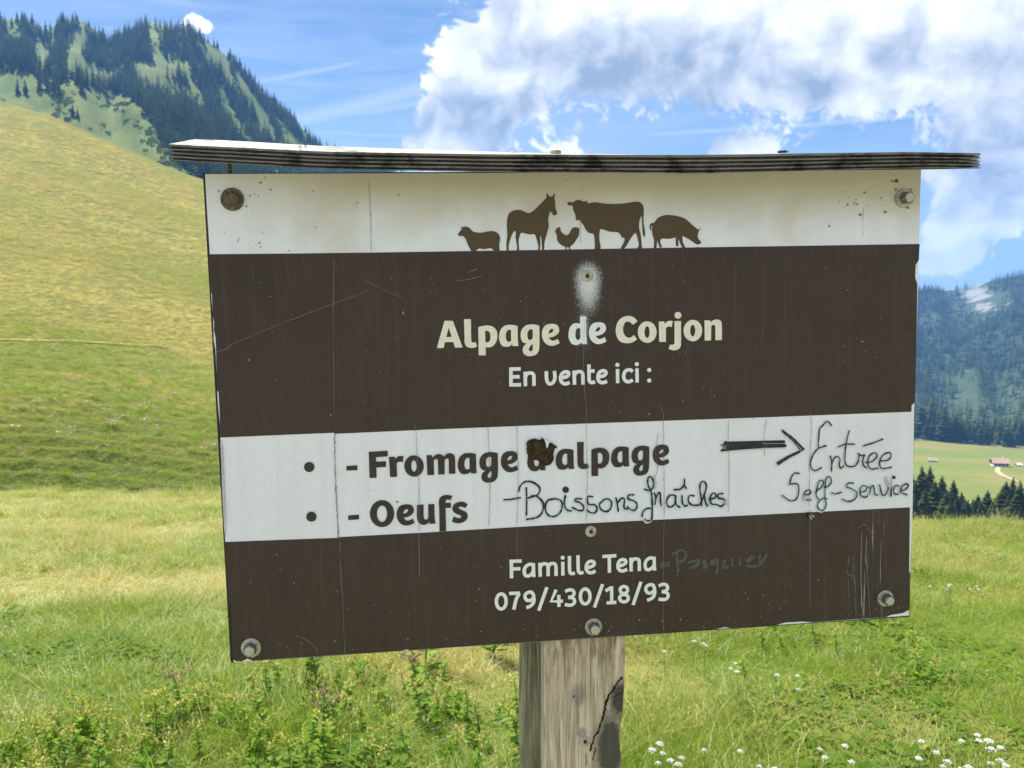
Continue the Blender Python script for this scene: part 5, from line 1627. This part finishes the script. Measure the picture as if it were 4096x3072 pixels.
def upright(name, xl, xr, d0, d1, z0, z1, mt, seed, bev=.0012, wane=None, skew=0.0):
    rs = np.random.default_rng(seed)
    V, F = [], []
    zs = np.linspace(z0, z1, 70)
    for i, z_ in enumerate(zs):
        jl = .0010 * fbm(np.array(z_ * 9 + seed), np.array(1.0), 3); jr = .0016 * fbm(np.array(z_ * 11 + seed), np.array(7.0), 3)
        r_ = xr + jr
        if wane is not None:
            r_ -= wane[1] * math.exp(-((z_ - wane[0]) / wane[2]) ** 2)
        l_ = xl + jl
        for (x_, y_) in ((l_ + skew, d1), (l_ + skew * .02, d0 - bev), (l_ + bev, d0), (l_ + (r_ - l_) * .33, d0 + .0002), (l_ + (r_ - l_) * .67, d0 + .0003), (r_ - bev, d0), (r_, d0 - bev), (r_, d1)):
            V.append((x_, z_, y_))
    n = 8
    for i in range(len(zs) - 1):
        for k in range(n):
            F.append((i * n + k, i * n + (k + 1) % n, (i + 1) * n + (k + 1) % n, (i + 1) * n + k))
    F.append(tuple(range(n))[::-1]); F.append(tuple(range((len(zs) - 1) * n, len(zs) * n)))
    return obj(name, mesh(name, V, F, mt), sign, mw=INV @ PFR)


post = upright('front_plank', aL, aR, 0, -.024, zg - .25, 1.70, M_plank, 3, wane=(zk + .006, .0055, .03))
upright('rear_post', plane_coord(-.0722, -.29, -.038)[0], aR - .020, -.036, -.126, zg - .3, 1.68, M_rear, 9, .003, None, .022)
# the long split in the plank
spl = Print(.0004)
z3x = lambda x_, y_: (aL + (x_ - 730) / (1585 - 730) * (aR - aL), zb_ - (y_ - 300) / 2.6675 * 0.000297)
for path, wd in (('1570,700 1525,740 1490,790 1470,840 1415,900 1390,1000 1370,1080 1345,1180 1310,1290 1270,1340 1240,1440 1218,1520', .0024), ('1580,860 1530,880 1500,900 1470,930', .0010), ('1285,1460 1265,1540 1255,1620', .0010), ('1180,1520 1190,1600 1185,1660', .0008), ('1545,930 1500,960 1460,990', .0008), ('1055,870 1056,905', .0016)):
    P = [Vector(z3x(*map(float, q.split(',')))) for q in path.split()]
    Q = []
    for i in range(len(P) - 1):
        for j in range(4):
            q = P[i].lerp(P[i + 1], j / 4); Q.append(Vector((q.x + random.gauss(0, .0005), q.y)))
    spl.ribbon(Q, wd, False, .6)
spl.build('split', simple('split_dark', (.018, .013, .01), .95), post)
xs, zs_ = plane_coord(-.0008, -.3943, -.012)
screw(INV @ PFR @ Matrix.Translation((xs, zs_, .0008)), .0128, 'corroded star-drive screw in the post plank')

# --- plywood roof
VF = [(-.4188, .2878), (-.269, .2799), (-.08, .2766), (.12, .2754), (.362, .278), (.41, .2765), (.4386, .2761)]
VB = [(-.4188, .3124), (-.278, .3036), (-.109, .2976), (-.022, .295), (.12, .2925), (.30, .2915), (.4386, .2900)]
TH = [(-.4188, .0156), (-.2697, .0175), (-.08, .0182), (.12, .0195), (.3626, .0176), (.41, .0156), (.4386, .0172)]
us = np.linspace(-.4188, .4386, 110)
ks = np.exp(-((us[:, None] - us[None]) / .03) ** 2); ks /= ks.sum(1, keepdims=True)
vf = ks @ interp(us, VF); vb = ks @ interp(us, VB); th = ks @ interp(us, TH)
vf[:3] = interp(us[:3], VF); vf[-3:] = interp(us[-3:], VF)


def m_ply(name, a, b, sx_, top=False):
    m, t = mat(name)
    o = t.n('ShaderNodeTexCoord').outputs['Object']
    g1 = t.noise(t.scale3(o, sx_), 1.0, 5, .7)
    g2 = t.noise(o, 24, 4, .65)
    c = t.mix(t.mapr(g1, .35, .66), a, b)
    c = t.mix(t.mapr(g2, .50, .64, 0, .85), c, tuple(v * .22 for v in a))
    return finish(m, t, pbsdf(t, c, .9, 0, .15, g1, .8, .0012))


M_plyL = m_ply('long_grain_ply', (.13, .12, .105), (.27, .255, .23), (22, 900, 200))
M_plyD = m_ply('end_grain_ply', (.018, .016, .014), (.085, .076, .068), (420, 300, 300))
M_plyT = m_ply('sunbleached_ply', (.36, .35, .33), (.55, .54, .52), (9, 300, 220))
NL = 9
PLY = np.concatenate([[0], np.cumsum(rng.uniform(.7, 1.35, NL))]); PLY = PLY / PLY[-1]
roof = None
for L in range(NL):
    f0, f1 = PLY[L], PLY[L + 1] - .012
    dark = L % 2 == 1
    V, F = [], []
    rs = np.random.default_rng(40 + L)
    for i, u_ in enumerate(us):
        jag = (.0014 if not dark else .0009) * (rs.random() - .5) * 2 + .0026 * fbm(np.array(u_ * 60 + L * 9), np.array(L * 3.1), 3)
        rec = (-.0016 if dark else 0.0) + jag
        end = .0025 * (rs.random() - .3) if i in (0, len(us) - 1) else 0
        uu = u_ + (end if i else -end) - (.0012 if dark and i == len(us) - 1 else 0) + (.0012 if dark and i == 0 else 0)
        for (n_, vt) in ((.050 + rec, vf[i] + (rec / .11) * (vf[i] - vb[i])), (-.060, vb[i])):
            w0 = .0003 * float(fbm(np.array(u_ * 34 + L * 5), np.array(2.0), 2)) if 0 < L else 0.0
            V += [(uu, vt - f0 * th[i] + w0 - .0003 * (L > 0), n_), (uu, vt - f1 * th[i] + w0, n_)]
    m_ = len(us)
    for i in range(m_ - 1):
        a_ = i * 4; b_ = a_ + 4
        F += [(a_, b_, b_ + 2, a_ + 2), (a_ + 1, a_ + 3, b_ + 3, b_ + 1), (a_, a_ + 1, b_ + 1, b_), (a_ + 2, b_ + 2, b_ + 3, a_ + 3)]
    F += [(0, 2, 3, 1), (4 * m_ - 4, 4 * m_ - 3, 4 * m_ - 1, 4 * m_ - 2)]
    me = mesh('ply_layer', V, F, M_plyD if dark else M_plyL)
    if L == 0:
        me.materials.append(M_plyT)
        for pi in range(0, 4 * (m_ - 1), 4):
            me.polygons[pi].material_index = 1
        roof = obj('roof', me, sign, mw=INV @ BFR)
        roof['label'] = 'weathered plywood strip roof with frayed layered edge'
    else:
        obj('ply_layer', me, roof)
# glued core behind the frayed edges
V, F = [], []
for i in range(2, len(us) - 2):
    for (n_, vt) in ((.0455, vf[i] + (.0045 / .11) * (vb[i] - vf[i])), (-.057, vb[i] - (.003 / .11) * (vb[i] - vf[i]))):
        V += [(us[i], vt - .0012, n_), (us[i], vt - th[i] + .0012, n_)]
m_ = len(us) - 4
for i in range(m_ - 1):
    a_ = i * 4; b_ = a_ + 4
    F += [(a_, b_, b_ + 2, a_ + 2), (a_ + 1, a_ + 3, b_ + 3, b_ + 1), (a_, a_ + 1, b_ + 1, b_), (a_ + 2, b_ + 2, b_ + 3, a_ + 3)]
F += [(0, 2, 3, 1), (4 * m_ - 4, 4 * m_ - 3, 4 * m_ - 1, 4 * m_ - 2)]
obj('glue_core', mesh('glue_core', V, F, M_plyD), roof)

# threaded screw holding the roof's left end
V, F = lathe([(.0022, .262), (.0022, .292)], 10)
V = [(a_, c_, -b_) for a_, b_, c_ in V]
thr = []
for k in range(9):
    z_ = .2635 + k * .0027
    k0 = len(V)
    for zz, rr in ((z_, .0022), (z_ + .0006, .0034), (z_ + .0012, .0022)):
        for s in range(10):
            V.append((rr * math.cos(s * .6283), zz, rr * math.sin(s * .6283)))
    for q in range(2):
        for s in range(10):
            F.append((k0 + q * 10 + s, k0 + q * 10 + (s + 1) % 10, k0 + (q + 1) * 10 + (s + 1) % 10, k0 + (q + 1) * 10 + s))
obj('roof_screw', mesh('roof_screw', V, F, M_rust), sign, mw=INV @ BFR @ Matrix.Translation((-.3735, 0, -.005)))['label'] = 'threaded rusty screw carrying the left roof end'


def roof_pt(u_, n_):
    a_ = float(np.interp(u_, us, vf)); b_ = float(np.interp(u_, us, vb))
    return bp(u_, a_ + (b_ - a_) * (.05 - n_) / .11, n_)


def ball(c_, rad, seg=10, ring=7):
    V, F = [], []
    for i in range(ring + 1):
        ph = math.pi * i / ring
        for k in range(seg):
            a_ = 2 * math.pi * k / seg
            V.append((c_[0] + rad[0] * math.sin(ph) * math.cos(a_), c_[1] + rad[1] * math.sin(ph) * math.sin(a_), c_[2] + rad[2] * math.cos(ph)))
    for i in range(ring):
        for k in range(seg):
            F.append((i * seg + k, (i + 1) * seg + k, (i + 1) * seg + (k + 1) % seg, i * seg + (k + 1) % seg))
    return V, F


# roof top screw head
q = roof_pt(-.024, -.01)
V, F = lathe([(.0055, -.003), (.0062, .0032), (.004, .0042)], 16)
obj('roof_screw_head', mesh('roof_screw_head', V, F, M_zinc), sign, mw=INV @ Matrix.Translation(q))

# ------------------------------------------------------------------ insects and a dried blossom
M_fly = simple('fly_black', (.02, .022, .02), .35)
M_wing = simple('insect_wing', (.30, .30, .28), .3)
M_wasp, t = mat('wasp_stripes')
o = t.n('ShaderNodeTexCoord').outputs['Object']
sp = t.n('ShaderNodeSeparateXYZ', {0: o})
f = t.m('GREATER_THAN', t.m('SINE', t.m('MULTIPLY', sp.outputs[0], 2600)), .1)
finish(M_wasp, t, pbsdf(t, t.mix(f, (.015, .012, .01), (.48, .33, .03)), .4))


def insect(name, mw, size, m_body, m_abd, label, cat):
    o_ = empty(name, (0, 0, 0))
    o_.matrix_world = mw
    s = size
    body = obj('thorax', mesh('thorax', *ball((0, 0, .20 * s), (.20 * s, .15 * s, .14 * s)), m_body, True), o_)
    obj('abdomen', mesh('abdomen', *ball((-.38 * s, 0, .17 * s), (.28 * s, .14 * s, .12 * s)), m_abd, True), o_)
    hd = obj('head', mesh('head', *ball((.27 * s, 0, .19 * s), (.10 * s, .12 * s, .10 * s)), m_body, True), o_)
    for sg in (-1, 1):
        V = [(.08 * s, sg * .06 * s, .31 * s), (-.25 * s, sg * .06 * s, .33 * s), (-.66 * s, sg * .16 * s, .30 * s), (-.50 * s, sg * .30 * s, .29 * s), (-.1 * s, sg * .20 * s, .31 * s)]
        obj('wing', mesh('wing', V, [(0, 1, 2, 3, 4)], M_wing), o_)
        for k in range(3):
            x_ = (.12 - .12 * k) * s
            V, F = tube([(x_, sg * .10 * s, .14 * s), (x_ + (.10 - .12 * k) * s, sg * .30 * s, .20 * s), (x_ + (.16 - .22 * k) * s, sg * .42 * s, 0)], .014 * s, 4)
            obj('leg', mesh('leg', V, F, m_body), o_)
        V, F = tube([(.34 * s, sg * .04 * s, .22 * s), (.46 * s, sg * .07 * s, .28 * s)], .010 * s, 4)
        obj('antenna', mesh('antenna', V, F, m_body), hd)
    tag(o_, label, cat)


q = roof_pt(.222, .030) + BV * .0003
insect('fly', Matrix.Translation(q) @ Matrix(((UH.x, NH.x, 0, 0), (UH.y, NH.y, 0, 0), (0, 0, 1, 0), (0, 0, 0, 1))) @ Matrix.Rotation(.25, 4, 'Z'), .0115, M_fly, M_fly, 'dark fly sitting on top of the plywood roof', 'insect')
insect('wasp', BFR @ Matrix.Translation((.26905, -.13187, .0016)) @ Matrix.Rotation(2.3, 4, 'Z'), .0105, M_fly, M_wasp, 'small striped wasp on the board below the handwriting', 'insect')
q = roof_pt(-.292, .046)
V, F = [], []
for k in range(14):
    c_ = Vector((random.uniform(-.004, .004), random.uniform(-.003, .003), random.uniform(.0005, .0045)))
    n_ = len(V)
    for s in range(3):
        V.append(tuple(c_ + Vector((random.uniform(-.0028, .0028), random.uniform(-.0028, .0028), random.uniform(-.002, .002)))))
    F.append((n_, n_ + 1, n_ + 2))
zmin = min(v[2] for v in V)
V = [(a_, b_, c_ - zmin) for a_, b_, c_ in V]
o_ = obj('dried_blossom', mesh('dried_blossom', V, F, m_paint('withered_pink', (.30, .16, .12), (.55, .38, .28), .9)), None, loc=q)
tag(o_, 'withered pinkish blossom lying on the left part of the plywood roof', 'blossom')

# ------------------------------------------------------------------ summer haze
hz, t = mat('haze_air')
pv = t.n('ShaderNodeVolumePrincipled', {'Color': (.17, .42, .95, 1), 'Density': 0.00015, 'Anisotropy': 0.25})
t.n('ShaderNodeOutputMaterial', {'Volume': pv.outputs[0]})
V, F = quadbox(-6500, 6500, -6500, 6500, -230, 380)
hazeo = obj('haze', mesh('haze', V, F, hz))
tag(hazeo, 'thin bluish summer haze over the valley', 'haze', kind='stuff')
